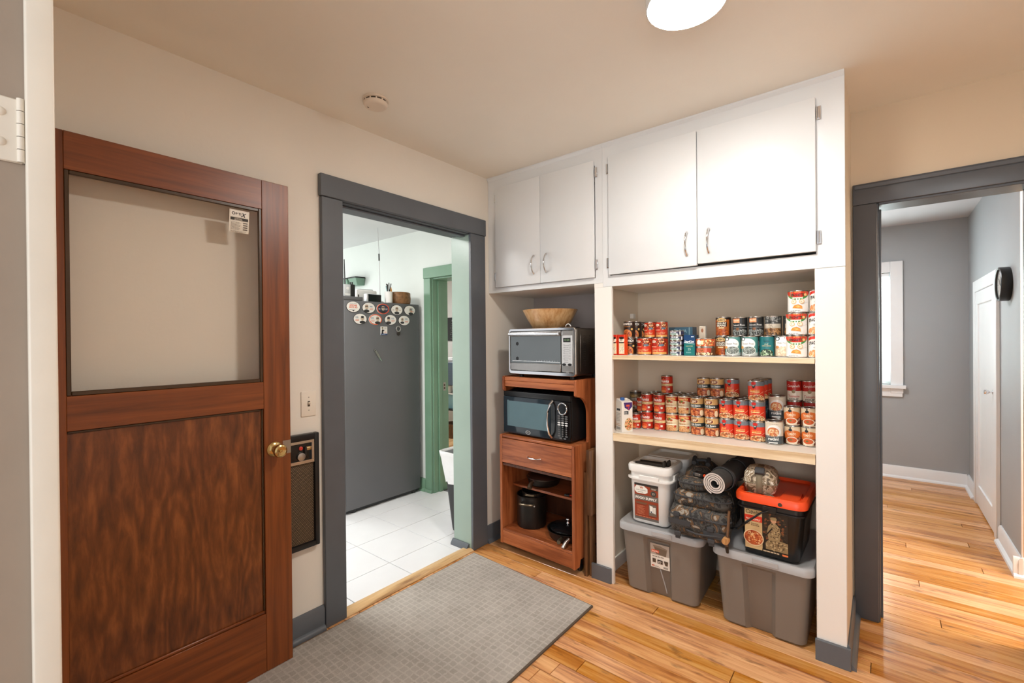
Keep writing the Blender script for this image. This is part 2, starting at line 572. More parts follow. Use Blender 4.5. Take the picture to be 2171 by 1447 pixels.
    def mesh(s, name, m, smooth=True, angle=38):
        me = bpy.data.meshes.new(name)
        me.from_pydata(s.v, [], s.f)
        bm = bmesh.new()
        bm.from_mesh(me)
        bmesh.ops.recalc_face_normals(bm, faces=bm.faces)
        bm.to_mesh(me)
        bm.free()
        me.materials.append(MT[m] if isinstance(m, str) else m)
        if smooth:
            me.polygons.foreach_set('use_smooth', [True] * len(me.polygons))
            me.set_sharp_from_angle(angle=R(angle))
        me.update()
        return me

    def build(s, name, m, parent=None, **kw):
        return link(name, s.mesh(name, m, **kw), parent)


def rring(z, x0, x1, y0, y1, r, n=5):
    r = min(r, (x1 - x0) / 2 - 1e-4, (y1 - y0) / 2 - 1e-4)
    out = []
    for cx, cy, a0 in ((x1 - r, y1 - r, 0), (x0 + r, y1 - r, 90), (x0 + r, y0 + r, 180), (x1 - r, y0 + r, 270)):
        for k in range(n):
            a = R(a0 + 90 * k / (n - 1))
            out.append((cx + r * math.cos(a), cy + r * math.sin(a), z))
    return out


def link(name, me, parent=None):
    o = bpy.data.objects.new(name, me)
    COL.objects.link(o)
    if parent is not None:
        o.parent = parent
    return o


def thing(name, label, cat, loc=(0, 0, 0), rotz=0.0, group=None):
    o = bpy.data.objects.new(name, None)
    COL.objects.link(o)
    o.empty_display_size = 0.05
    o.location = loc
    o.rotation_euler = (0, 0, rotz)
    o['label'] = label
    o['category'] = cat
    if group:
        o['group'] = group
    return o


def tag(o, label, cat, group=None):
    o['label'] = label
    o['category'] = cat
    if group:
        o['group'] = group
    return o


def struct(o, label=None):
    o['kind'] = 'structure'
    if label:
        o['label'] = label
    return o


def root(name, label=None, loc=(0, 0, 0)):
    o = bpy.data.objects.new(name, None)
    COL.objects.link(o)
    o.location = loc
    return struct(o, label)


def box(name, m, parent, *d, bev=0.0, seg=1):
    return MB().box(*d, bev=bev, seg=seg).build(name, m, parent)


# ---------------------------------------------------------------- flat print (labels, lettering) as coloured geometry
_txt = {}


def text_tris(body, bold=0.0):
    key = (body, bold)
    if key in _txt:
        return _txt[key]
    cu = bpy.data.curves.new('lettering', 'FONT')
    cu.body = body
    cu.size = 1.0
    cu.resolution_u = 2
    cu.offset = bold
    ob = bpy.data.objects.new('lettering', cu)
    COL.objects.link(ob)
    dg = bpy.context.evaluated_depsgraph_get()
    me = ob.evaluated_get(dg).to_mesh()
    vs = np.array([v.co[:] for v in me.vertices]) if len(me.vertices) else np.zeros((1, 3))
    fs = [tuple(p.vertices) for p in me.polygons]
    mn, mx = vs.min(0), vs.max(0)
    vs = vs - np.array([(mn[0] + mx[0]) / 2, (mn[1] + mx[1]) / 2, 0])
    size = mx - mn
    ob.evaluated_get(dg).to_mesh_clear()
    bpy.data.objects.remove(ob)
    bpy.data.curves.remove(cu)
    _txt[key] = (vs, fs, size)
    return _txt[key]


class Print:
    """flat when radius is None: u to the right, v up, facing -Y; else wrapped round a vertical cylinder, u = 0 facing -Y"""
    E = 0.00022

    def __init__(s, radius=None):
        s.r, s.v, s.f, s.c, s.k = radius, [], [], [], 1
        s.lo, s.hi = -9.0, 9.0
        s.rng = random.Random(3)

    def P(s, u, v):
        v = min(max(v, s.lo), s.hi)
        if s.r is None:
            return (u, -s.k * s.E, v)
        q = s.r + s.k * s.E
        a = u / s.r
        return (q * math.sin(a), -q * math.cos(a), v)

    def _face(s, pts, col):
        o = len(s.v)
        s.v += [s.P(u, v) for u, v in pts]
        s.f.append(tuple(range(o, o + len(pts))))
        s.c.append(col)

    def rect(s, u0, v0, u1, v1, col, up=True):
        n = 1 if s.r is None else max(1, int(math.ceil((u1 - u0) / 0.0065)))
        for i in range(n):
            a, b = u0 + (u1 - u0) * i / n, u0 + (u1 - u0) * (i + 1) / n
            s._face([(a, v0), (b, v0), (b, v1), (a, v1)], col)
        s.k += up
        return s

    def full(s, v0, v1, col):
        return s.rect(-PI * s.r, v0, PI * s.r, v1, col)

    def ell(s, cu, cv, ru, rv, col, n=10, up=True, a0=0.0, a1=1.0):
        """filled ellipse in vertical strips; a0..a1 keeps a part of its width"""
        e = [cu + ru * math.cos(PI * (1 - t / n)) for t in range(n + 1)]
        lo, hi = cu - ru + 2 * ru * a0, cu - ru + 2 * ru * a1
        for a, b in zip(e, e[1:]):
            a, b = max(a, lo), min(b, hi)
            if b <= a:
                continue
            ha = rv * math.sqrt(max(0, 1 - ((a - cu) / ru) ** 2))
            hb = rv * math.sqrt(max(0, 1 - ((b - cu) / ru) ** 2))
            pts = [(a, cv - ha), (b, cv - hb), (b, cv + hb), (a, cv + ha)]
            if ha < 1e-7:
                pts = [pts[0], pts[1], pts[2]]
            elif hb < 1e-7:
                pts = [pts[0], pts[1], pts[3]]
            s._face(pts, col)
        s.k += up
        return s

    def poly(s, pts, col):
        s._face(pts, col)
        s.k += 1
        return s

    def text(s, body, cu, cv, h, col, w=None, bold=0.0, slant=0.0, rot=0.0):
        vs, fs, size = text_tris(body, bold)
        sc = h / size[1]
        sx = sc if w is None else w / size[0]
        o = len(s.v)
        c, d = math.cos(rot), math.sin(rot)
        for p in vs:
            x, y = p[0] * sx + slant * p[1] * sc, p[1] * sc
            s.v.append(s.P(cu + c * x - d * y, cv + d * x + c * y))
        for f in fs:
            s.f.append(tuple(i + o for i in f))
            s.c.append(col)
        s.k += 1
        return s

    def blobs(s, cu, cv, ru, rv, cols, n, size):
        for _ in range(n):
            t, q = s.rng.uniform(0, 2 * PI), math.sqrt(s.rng.random())
            u, v = cu + ru * q * math.cos(t), cv + rv * q * math.sin(t)
            z = size * s.rng.uniform(0.6, 1.3)
            w = s.rng.uniform(0, PI)
            pts = []
            for k in range(6):
                a = 2 * PI * k / 6
                x, y = z * math.cos(a), z * 0.65 * math.sin(a)
                pts.append((u + x * math.cos(w) - y * math.sin(w), v + x * math.sin(w) + y * math.cos(w)))
            s._face(pts, s.rng.choice(cols))
            s.k += 0.02
        s.k += 1
        return s

    def lines(s, u0, v0, u1, v1, rows, col, fill=0.55):
        """rows of small print too fine to read"""
        dv = (v1 - v0) / rows
        for i in range(rows):
            u = u0
            y = v0 + dv * i
            end = u0 + (u1 - u0) * s.rng.uniform(0.7, 1.0)
            while u < end:
                w = s.rng.uniform(0.08, 0.22) * (u1 - u0)
                s.rect(u, y, min(u + w, end), y + dv * fill, col, up=False)
                u += w + 0.03 * (u1 - u0)
        s.k += 1
        return s

    def mesh(s, name='label'):
        me = bpy.data.meshes.new(name)
        me.from_pydata(s.v, [], s.f)
        at = me.color_attributes.new('Col', 'FLOAT_COLOR', 'CORNER')
        arr = []
        for f, c in zip(s.f, s.c):
            arr += list(lin(c)) * len(f)
        at.data.foreach_set('color', arr)
        me.materials.append(MT['print'])
        me.update()
        return me

    def build(s, name, parent, loc=(0, 0, 0), rot=(0, 0, 0)):
        o = link(name, s.mesh(name), parent)
        o.location, o.rotation_euler = loc, rot
        return o

# ================================================================ THE SETTING
CEIL = 2.47
# ---- floorboards
floor = root('floor', 'varnished fir floorboards running past the pantry into the grey room')
MB().box(-0.03, 4.05, -2.9, 3.62, -0.05, -0.014).build('subfloor', 'subfloor', floor)
BW = 0.0817
row = -26
while True:
    y0 = -0.297 + BW * row
    row += 1
    if y0 > 3.47:
        break
    x = 0.0 if y0 < 0.6 else 0.92
    xe = 3.4 if y0 < 0.6 else 4.0
    cuts = [x]
    if abs(y0 + 0.297 - 0) < BW * 0.5 and y0 > -0.34:
        pass
    rr = random.Random(row * 13 + 5)
    q = x + rr.uniform(0.5, 2.2)
    if abs(y0 - (-0.297 - BW)) < 0.01:
        q = 1.61
    while q < xe - 0.4:
        cuts.append(q)
        q += rr.uniform(1.5, 2.6)
    cuts.append(xe)
    for a, b in zip(cuts, cuts[1:]):
        mb = MB()
        g = 0.0013
        e = 0.0012
        x0, x1, ya, yb = a + g, b - g, y0 + g, y0 + BW - g
        L0 = rr.uniform(-0.0004, 0.0004)
        mb.add([(x0, ya, -0.014), (x1, ya, -0.014), (x1, yb, -0.014), (x0, yb, -0.014),
                (x0, ya, L0 - e), (x1, ya, L0 - e), (x1, yb, L0 - e), (x0, yb, L0 - e),
                (x0 + e, ya + e, L0), (x1 - e, ya + e, L0), (x1 - e, yb - e, L0), (x0 + e, yb - e, L0)],
               [(0, 1, 5, 4), (1, 2, 6, 5), (2, 3, 7, 6), (3, 0, 4, 7), (4, 5, 9, 8), (5, 6, 10, 9), (6, 7, 11, 10), (7, 4, 8, 11), (8, 9, 10, 11)])
        mb.build('plank', 'floor', floor, smooth=False)

# ---- kitchen tiles
kfloor = root('floor', 'white square floor tiles of the kitchen beyond the left doorway')
MB().box(-3.6, -0.06, -3.0, 0.62, -0.03, -0.004).build('grout_bed', 'grout', kfloor)
tile_me = {}
xs = [-0.06] + [-0.283 - 0.362 * k for k in range(0, 10)]
ys = [0.5] + [0.125 - 0.375 * k for k in range(0, 9)]
for a, b in zip(xs, xs[1:]):
    for c, d in zip(ys, ys[1:]):
        if b < -3.6:
            continue
        key = (round(a - b, 3), round(c - d, 3))
        if key not in tile_me:
            w, h = key
            tile_me[key] = MB().box(0.0018, w - 0.0018, 0.0018, h - 0.0018, -0.004, 0.0, bev=0.0008).mesh('tile', 'tile', smooth=False)
        o = link('tile', tile_me[key], kfloor)
        o.location = (b, d, 0)
ofloor = MB().box(-3.6, -0.2, 0.62, 2.7, -0.03, -0.001).build('floor', 'threshold')
struct(ofloor, 'wooden floor of the office behind the green doorway')

thr = MB().prism([(-0.062, -0.003), (0.022, -0.003), (0.022, 0.004), (0.012, 0.011), (-0.05, 0.011), (-0.062, 0.004)], -1.1, -0.19, 'Y')
# prism along Y wants (x, z)
thr.build('trim_1', 'threshold')
struct(bpy.data.objects['trim_1'], 'oak threshold strip between rug and white kitchen tiles')

# ---- ceilings
struct(MB().box(-0.16, 3.5, -2.4, 0.62, CEIL, CEIL + 0.05).build('ceiling', 'ceil'), 'cream ceiling of the pantry room')
struct(MB().box(-3.7, -0.16, -3.0, 0.55, 2.38, 2.43).build('ceiling', 'kceil'), 'white ceiling of the kitchen')
struct(MB().box(0.8, 4.1, 0.62, 3.6, 2.445, 2.5).build('ceiling', 'gceil'), 'pale ceiling of the grey room')
struct(MB().box(-3.7, -0.16, 0.55, 2.7, 2.38, 2.43).build('ceiling', 'kceil'), 'white ceiling of the office')

# ---- left wall with the kitchen doorway
DY0, DY1, DZ = -1.1, -0.19, 2.062
wl = MB()
wl.box(-0.16, 0, -2.4, DY0 - 0.012, 0, CEIL).box(-0.16, 0, DY1 + 0.012, 0.62, 0, CEIL).box(-0.16, 0, DY0 - 0.012, DY1 + 0.012, DZ + 0.012, CEIL)
struct(wl.build('wall_left', 'wall', smooth=False), 'cream wall with the kitchen doorway')

# doorway trim: casing boards and jamb lining
t = root('trim_2', 'slate grey casing round the kitchen doorway')
box('side_board', 'slate', t, 0.0, 0.022, -1.207, DY0 + 0.004, 0, 2.066, bev=0.003)
box('side_board', 'slate', t, 0.0, 0.022, DY1 - 0.004, -0.055, 0, 2.066, bev=0.003)
box('head_board', 'slate', t, 0.0, 0.026, -1.213, -0.05, 2.067, 2.174, bev=0.003)
box('jamb_board', 'slate', t, -0.165, 0.0, DY0 - 0.011, DY0, 0.0, DZ, bev=0.001)
o = box('jamb_board', 'palesage', t, -0.165, 0.0005, DY1, DY1 + 0.011, 0.0, DZ, bev=0.002)
o['label'] = 'pale sage green painted jamb lining'
box('head_lining', 'slate', t, -0.165, 0.0, DY0, DY1, DZ, DZ + 0.011, bev=0.001)
box('door_stop', 'slate', t, -0.075, -0.035, DY0 + 0.001, DY1 - 0.001, DZ - 0.012, DZ - 0.001, bev=0.002)
MB().prism([(DY1 - 0.028, 0.0), (DY1 - 0.0005, 0.0), (DY1 - 0.0005, 0.036), (DY1 - 0.008, 0.036), (DY1 - 0.026, 0.012)], -0.17, -0.02, 'X').build('shoe_block', 'slate', t)

# baseboards along the left wall
def baseboard(name, label, m, segs, h=0.112, th=0.016, shoe=0.018):
    b = root(name, label)
    for (ax, fixed, sgn, a0, a1) in segs:
        prof = [(0, 0), (th, 0), (th, h - 0.012), (th - 0.008, h), (0, h)]
        sh = [(th, 0), (th + shoe, 0), (th + shoe * 0.9, shoe * 0.6), (th + shoe * 0.5, shoe * 1.05), (th, shoe * 1.3)]
        for nm, pf in (('board', prof), ('shoe_moulding', sh)):
            if ax == 'Y':    # runs along y, on plane x = fixed
                MB().prism([(fixed + sgn * u, v) for u, v in pf], a0, a1, 'Y').build(nm, m, b)
            else:
                MB().prism([(fixed + sgn * u, v) for u, v in pf], a0, a1, 'X').build(nm, m, b)
    return b


baseboard('baseboard_left', 'slate grey baseboard on the cream left wall', 'slate', [('Y', 0.0, 1, -2.2, -1.209), ('Y', 0.0, 1, -0.053, 0.5)])

# ---- alcove and pantry back walls, partition, column
struct(MB().box(0.0, 0.832, 0.52, 0.62, 0, CEIL).build('wall_alcove', 'alcgray', smooth=False), 'grey back wall of the microwave alcove')
struct(MB().box(0.832, 1.95, 0.52, 0.62, 0, CEIL).build('wall_pantry', 'pantry', smooth=False), 'cream back wall of the open pantry')
struct(MB().box(0.822, 0.846, 0.021, 0.519, 0, 1.70).build('wall_partition', 'pantry', smooth=False), 'cream partition between microwave alcove and pantry')
MB().box(0.8465, 0.858, 0.03, 0.515, 0.0, 0.075).build('baseboard_pantry', 'post')
struct(bpy.data.objects['baseboard_pantry'], 'white baseboard inside the pantry on the partition')
struct(MB().box(1.95, 1.972, 0.0215, 0.52, 0, CEIL).build('wall_pantry_side', 'pantry', smooth=False), 'cream right side wall of the pantry')
t = root('trim_3', 'white pantry post with a slate grey base beside the microwave cart')
MB().box(0.812, 0.8665, 0.0, 0.02, 1.6645, 1.688).box(0.812, 0.919, 0.0, 0.02, 0, 1.6645, bev=0.0015).build('post_board', 'post', t)
box('plinth', 'slate', t, 0.785, 0.908, -0.013, -0.0005, 0.0, 0.087, bev=0.002)
t = root('trim_4', 'white column board at the right end of the pantry')
box('post_board', 'post', t, 1.866, 1.972, 0.0, 0.021, 0, 1.664, bev=0.002)
box('plinth', 'slate', t, 1.862, 1.9845, -0.015, -0.0005, 0.0, 0.09, bev=0.002)
t = baseboard('baseboard_column', 'slate grey baseboard along the right side of the pantry column', 'slate', [('Y', 1.972, 1, 0.0, 0.464)], h=0.1, th=0.0125)

# ---- wall with the right-hand doorway
wd = MB()
wd.box(1.972, 2.064, 0.485, 0.62, 0, CEIL).box(2.58, 3.4, 0.485, 0.62, 0, CEIL).box(2.064, 2.58, 0.485, 0.62, 2.02, CEIL)
struct(wd.build('wall_back', 'tan_shade_wall', smooth=False), 'cream wall above the right-hand doorway, toned tan for shade')
t = root('trim_5', 'slate grey casing round the right-hand doorway, shade mixed into its colour')
box('side_board', 'slate_shade', t, 1.979, 2.072, 0.463, 0.4845, 0, 2.01, bev=0.004, seg=2)
box('side_board', 'slate_shade', t, 2.572, 2.665, 0.463, 0.4845, 0, 2.01, bev=0.004, seg=2)
box('head_board', 'slate_shade', t, 1.979, 2.665, 0.463, 0.4845, 2.011, 2.112, bev=0.004, seg=2)
box('head_cap', 'slate_shade', t, 1.985, 2.66, 0.457, 0.4625, 2.085, 2.105, bev=0.003)
box('jamb_board', 'slate_shade', t, 2.064, 2.078, 0.476, 0.625, 0, 2.008, bev=0.002)
box('jamb_board', 'slate_shade', t, 2.566, 2.58, 0.476, 0.625, 0, 2.008, bev=0.002)
box('head_lining', 'slate_shade', t, 2.078, 2.566, 0.476, 0.625, 2.0, 2.02, bev=0.002)
box('door_stop', 'slate_shade', t, 2.0785, 2.088, 0.53, 0.57, 0, 1.99, bev=0.002)
struct(MB().box(3.4, 3.5, -2.4, 0.62, 0, CEIL).build('wall_right', 'wall', smooth=False), 'cream wall on the right, out of view')

# ---- near wall with the opening the camera stands in, widened to admit fill light
wc = MB()
wc.box(0.0, 1.268, -2.4, -2.2415, 0, CEIL).box(1.268, 3.4, -2.4, -2.2415, 2.3, CEIL)
struct(wc.build('wall_front', 'wall', smooth=False), 'cream near wall round the doorway the view looks through')
t = root('trim_6', 'off-white door jamb at the left edge with a painted-over hinge')
box('jamb_board', 'jambgrey', t, 1.269, 1.288, -2.42, -2.239, 0, 2.299, bev=0.002)
box('stop_strip', 'jambwhite', t, 1.288, 1.3, -2.264, -2.239, 0, 2.299, bev=0.0025, seg=3)
h = box('painted_hinge', 'jambwhite', t, 1.288, 1.2915, -2.31, -2.2655, 1.588, 1.664, bev=0.0015)
hb = MB()
for k in range(5):
    hb.lathe([(0.0035, 0), (0.0035, 0.0145)], 10, (1.2925, -2.2675, 1.589 + 0.0152 * k))
hb.build('knuckle', 'jambwhite', h)
for zz in (1.610, 1.645):
    MB().lathe([(0.0055, 0), (0.0045, 0.0012), (0.002, 0.0022), (0, 0.0022)], 12, (1.2915, -2.284, zz), 'X').build('screw_head', 'jambwhite', h)

# ---- grey room beyond the right-hand doorway
wf = MB()
WX0, WX1, WZ0, WZ1 = 1.35, 2.155, 0.9, 1.995
wf.box(0.8, WX0, 3.47, 3.58, 0, 2.5).box(WX1, 2.75, 3.47, 3.58, 0, 2.5).box(WX0, WX1, 3.47, 3.58, 0, WZ0).box(WX0, WX1, 3.47, 3.58, WZ1, 2.5)
struct(wf.build('wall_far', 'gwall', smooth=False), 'grey far wall with the blind-covered window')
struct(MB().box(0.8, 0.9, 0.62, 3.47, 0, 2.5).build('wall_side', 'gwall', smooth=False), 'grey wall of the far room, out of view')
struct(MB().box(2.7, 2.8, 1.505, 3.47, 0, 2.5).build('wall_closet', 'gwall', smooth=False), 'grey wall with the white closet door and clock')
wr = MB()
wr.box(2.7, 4.05, 1.49, 1.505, 0, 2.5).box(4.0, 4.1, 0.62, 1.49, 0, 2.5)
struct(wr.build('wall_hall', 'tan_shade_wall', smooth=False), 'tan wall end at the right edge of the view')
struct(MB().box(2.697, 2.704, 1.486, 1.494, 0.1, 2.44, bev=0.0015).build('trim_7', 'trimwhite'), 'thin white strip painted as a highlight on the tan wall end corner')  # bright corner edge painted as a white strip
struct(MB().box(0.9, 1.99, 0.621, 0.63, 0, 2.5).build('wall_inner', 'gwall', smooth=False), 'grey wall of the far room behind the pantry')

bb = baseboard('baseboard_far', 'white baseboard and shoe moulding round the grey room', 'trimwhite', [], h=0.115)
for nm, pf in (('board', [(0, 0), (0.016, 0), (0.016, 0.1), (0.008, 0.115), (0, 0.115)]), ('shoe_moulding', [(0.016, 0), (0.036, 0), (0.033, 0.012), (0.016, 0.022)])):
    MB().prism([(3.47 - u, v) for u, v in pf], 0.9, 2.684, 'X').build(nm, 'trimwhite', bb)
    MB().prism([(2.7 - u, v) for u, v in pf], 3.06, 3.47, 'Y').build(nm, 'trimwhite', bb)
    MB().prism([(2.7 - u, v) for u, v in pf], 1.47, 2.055, 'Y').build(nm, 'trimwhite', bb)
    MB().prism([(1.49 - u, v) for u, v in pf], 2.664, 4.0, 'X').build(nm, 'trimwhite', bb)

# window with blinds
w = root('window_1', 'white framed window with closed white blinds in the grey wall')
box('side_casing', 'trimwhite', w, WX1, 2.25, 3.448, 3.4695, 0.82, 2.1, bev=0.003)
box('side_casing', 'trimwhite', w, 1.255, WX0, 3.448, 3.4695, 0.82, 2.1, bev=0.003)
box('head_casing', 'trimwhite', w, WX0, WX1, 3.448, 3.4695, WZ1, 2.1, bev=0.003)
box('sill', 'trimwhite', w, 1.235, 2.27, 3.42, 3.55, 0.865, 0.9, bev=0.004)
box('apron', 'trimwhite', w, 1.26, 2.245, 3.452, 3.4695, 0.785, 0.864, bev=0.003)
box('window_frame', 'trimwhite', w, WX0, WX0 + 0.03, 3.53, 3.56, WZ0, WZ1)
box('window_frame', 'trimwhite', w, WX1 - 0.03, WX1, 3.53, 3.56, WZ0, WZ1)
box('window_frame', 'trimwhite', w, WX0 + 0.03, WX1 - 0.03, 3.53, 3.56, WZ1 - 0.04, WZ1)
box('window_frame', 'trimwhite', w, WX0 + 0.03, WX1 - 0.03, 3.53, 3.56, 1.43, 1.47)
box('window_frame', 'trimwhite', w, WX0 + 0.03, WX1 - 0.03, 3.53, 3.56, WZ0, WZ0 + 0.04)
box('pane', 'winglass', w, WX0 + 0.03, WX1 - 0.03, 3.543, 3.547, 1.47, WZ1 - 0.04)
box('pane', 'winglass', w, WX0 + 0.03, WX1 - 0.03, 3.543, 3.547, WZ0 + 0.04, 1.43)
box('blind_headrail', 'trimwhite', w, WX0 + 0.006, WX1 - 0.006, 3.478, 3.51, WZ1 - 0.035, WZ1 - 0.002, bev=0.003)
slat = MB().add([(WX0 + 0.008, 3.486, 0.0085), (WX1 - 0.008, 3.486, 0.0085), (WX1 - 0.008, 3.492, 0.002), (WX0 + 0.008, 3.492, 0.002), (WX1 - 0.008, 3.503, -0.009), (WX0 + 0.008, 3.503, -0.009)],
                [(0, 1, 2, 3), (3, 2, 4, 5)]).mesh('slat', 'blind')
nz_ = 51
for k in range(nz_):
    o = link('slat', slat, w)
    o.location = (0, 0, WZ0 + 0.016 + (WZ1 - 0.055 - WZ0) * k / (nz_ - 1))
struct(MB().box(0.6, 3.0, 3.75, 3.76, 0.3, 2.9).build('sky_panel', 'sky'), 'bright daylight outside the far window')

# closet door in the right wall of the grey room
d = root('door_2', 'low white closet door with plain casing under the clock')
YA, YB, ZT = 2.07, 3.035, 1.815
box('side_casing', 'trimwhite', d, 2.678, 2.6995, YA, YA + 0.085, 0, ZT - 0.0, bev=0.003)
box('side_casing', 'trimwhite', d, 2.678, 2.6995, YB - 0.085, YB, 0, ZT, bev=0.003)
box('head_casing', 'trimwhite', d, 2.678, 2.6995, YA + 0.085, YB - 0.085, ZT - 0.09, ZT, bev=0.003)
y0, y1, z1 = YA + 0.088, YB - 0.088, ZT - 0.093
box('panel', 'trimwhite', d, 2.694, 2.6995, y0 + 0.09, y1 - 0.09, 0.16, z1 - 0.1)
box('stile', 'trimwhite', d, 2.683, 2.6995, y0, y0 + 0.095, 0.012, z1, bev=0.002)
box('stile', 'trimwhite', d, 2.683, 2.6995, y1 - 0.095, y1, 0.012, z1, bev=0.002)
box('rail', 'trimwhite', d, 2.683, 2.6995, y0 + 0.095, y1 - 0.095, z1 - 0.1, z1, bev=0.002)
box('rail', 'trimwhite', d, 2.683, 2.6995, y0 + 0.095, y1 - 0.095, 0.012, 0.17, bev=0.002)
MB().lathe([(0, -0.045), (0.014, -0.043), (0.017, -0.032), (0.012, -0.02), (0.006, -0.016), (0.006, -0.004), (0.016, -0.002), (0.016, 0)], 16, (2.683, y0 + 0.05, 0.98), 'X').build('knob', 'chrome', d)

# ---- kitchen shell
kw = MB()
kw.box(-3.6, -1.048, 0.40, 0.55, 0, 2.4).box(-0.3, -0.161, 0.40, 0.55, 0, 2.4).box(-1.048, -0.3, 0.40, 0.55, 1.93, 2.4)
struct(kw.build('wall_kitchen', 'kwall', smooth=False), 'pale kitchen back wall behind the fridge')
struct(MB().box(-3.7, -3.6, -3.0, 2.7, 0, 2.4).build('wall_kitchen_side', 'kwall', smooth=False), 'pale kitchen side wall, out of view')
struct(MB().box(-3.6, -0.16, 2.55, 2.65, 0, 2.4).build('wall_office', 'paper', smooth=False), 'white office wall behind the green doorway')
struct(MB().box(-0.161, -0.158, 0.55, 2.55, 0, 2.4).build('wall_office_side', 'paper', smooth=False), 'white office side wall, out of view')
t = root('trim_8', 'sage green casing and jamb of the office doorway')
box('side_board', 'sage', t, -1.132, -1.045, 0.378, 0.3995, 0, 1.928, bev=0.003)
box('side_board', 'sage', t, -0.303, -0.215, 0.378, 0.3995, 0, 1.928, bev=0.003)
box('head_board', 'sage', t, -1.136, -0.21, 0.374, 0.3995, 1.929, 2.025, bev=0.003)
box('jamb_board', 'sage', t, -1.048, -1.034, 0.40, 0.58, 0, 1.93, bev=0.002)
box('jamb_board', 'sage', t, -0.314, -0.3, 0.40, 0.58, 0, 1.93, bev=0.002)
box('head_lining', 'sage', t, -1.034, -0.314, 0.40, 0.58, 1.916, 1.93, bev=0.002)
box('door_stop', 'sage', t, -1.034, -1.02, 0.455, 0.49, 0, 1.915, bev=0.002)
sp = box('strike_plate', 'oldsteel', t, -1.0335, -1.032, 0.515, 0.545, 0.91, 0.985)
box('strike_hole', 'slot', sp, -1.0325, -1.0315, 0.523, 0.537, 0.925, 0.943)
box('strike_hole', 'slot', sp, -1.0325, -1.0315, 0.523, 0.537, 0.952, 0.97)
box('plinth', 'sage', t, -1.139, -1.04, 0.368, 0.377, 0, 0.03, bev=0.004)
baseboard('baseboard_kitchen', 'sage green baseboard between fridge and green doorway', 'sage', [('X', 0.40, -1, -3.6, -1.14)])

# ================================================================ BROWN DOOR, open against the left wall
d = root('door_1', 'open brown varnished door with a clear upper pane and dark plywood lower panel')
d['category'] = 'door'
DX0, DX1 = 0.078, 0.113
HY, FY = -2.205, -1.406           # hinge edge, free edge
SW = 0.108
box('stile', 'doorwood', d, DX0, DX1, FY - SW, FY, 0.013, 2.038, bev=0.002)
box('stile', 'doorwood', d, DX0, DX1, HY, HY + SW, 0.013, 2.038, bev=0.002)
ya, yb = HY + SW, FY - SW
box('rail', 'doorrail', d, DX0, DX1 - 0.0006, ya, yb, 1.918, 2.038, bev=0.001)
box('rail', 'doorrail', d, DX0, DX1 - 0.0006, ya, yb, 1.098, 1.208, bev=0.001)
box('rail', 'doorrail', d, DX0, DX1 - 0.0006, ya, yb, 0.013, 0.252, bev=0.001)
o = box('panel', 'doorpanel', d, 0.088, 0.1, ya, yb, 0.252, 1.098)
o['label'] = 'dark figured plywood panel'
box('glass_pane', 'glass', d, 0.0945, 0.0975, ya, yb, 1.208, 1.918)
for (a, b, c, e) in ((ya, ya + 0.012, 1.208, 1.918), (yb - 0.012, yb, 1.208, 1.918), (ya + 0.012, yb - 0.012, 1.208, 1.222), (ya + 0.012, yb - 0.012, 1.905, 1.918)):
    box('glazing_bead', 'bead', d, 0.098, 0.1105, a, b, c, e, bev=0.002)
box('panel_moulding', 'doorrail', d, 0.1, 0.108, ya, yb, 0.2525, 0.264, bev=0.003)
box('panel_moulding', 'bead', d, 0.1, 0.106, yb - 0.007, yb, 0.265, 1.097, bev=0.002)
box('panel_moulding', 'bead', d, 0.1, 0.106, ya, yb - 0.008, 1.089, 1.0975, bev=0.002)
k = MB().lathe([(0.031, 0), (0.031, 0.004), (0.027, 0.009), (0.016, 0.012), (0.011, 0.02), (0.011, 0.03), (0.018, 0.036), (0.026, 0.045), (0.0275, 0.054), (0.025, 0.061), (0.019, 0.064), (0.012, 0.061), (0.006, 0.060), (0.005, 0.063), (0, 0.064)],
               28, (DX1, -1.474, 0.925), 'X').build('door_knob', 'brass', d)
k['label'] = 'round brass door knob'
box('latch_plate', 'oldsteel', d, DX1 + 0.0002, DX1 + 0.0012, FY - 0.034, FY - 0.0005, 0.897, 0.953, bev=0.0004)
# sales sticker on the pane
W, H = 0.072, 0.088
p = Print()
p.rect(-W / 2, -H / 2, W / 2, H / 2, (236, 230, 218))
p.rect(-0.031, 0.018, 0.031, 0.041, (246, 242, 234))
p.text('O', -0.0215, 0.030, 0.0125, (30, 26, 24), bold=0.03)
p.text('P', -0.0105, 0.029, 0.0095, (30, 26, 24), bold=0.02)
p.text('TI', 0.0005, 0.029, 0.0095, (30, 26, 24), bold=0.02)
p.text('X', 0.015, 0.027, 0.016, (30, 26, 24), w=0.017, bold=0.03, slant=0.3)
p.rect(-0.032, 0.0035, 0.032, 0.0145, (54, 46, 38))
p.lines(-0.018, 0.0045, 0.02, 0.0135, 2, (200, 190, 176))
p.lines(-0.03, -0.033, 0.006, -0.001, 7, (150, 142, 132), 0.35)
for i in range(4):
    p.rect(0.014, -0.006 - 0.0085 * i, 0.03, -0.0025 - 0.0085 * i, (92, 82, 72), up=False)
p.k += 1
p.lines(-0.03, -0.042, 0.03, -0.036, 2, (160, 152, 142), 0.4)
o = p.build('sticker', d, (0.0992, -1.594, 1.853), (R(7), 0, R(90)))
o['label'] = 'white printed sales sticker in the pane corner'

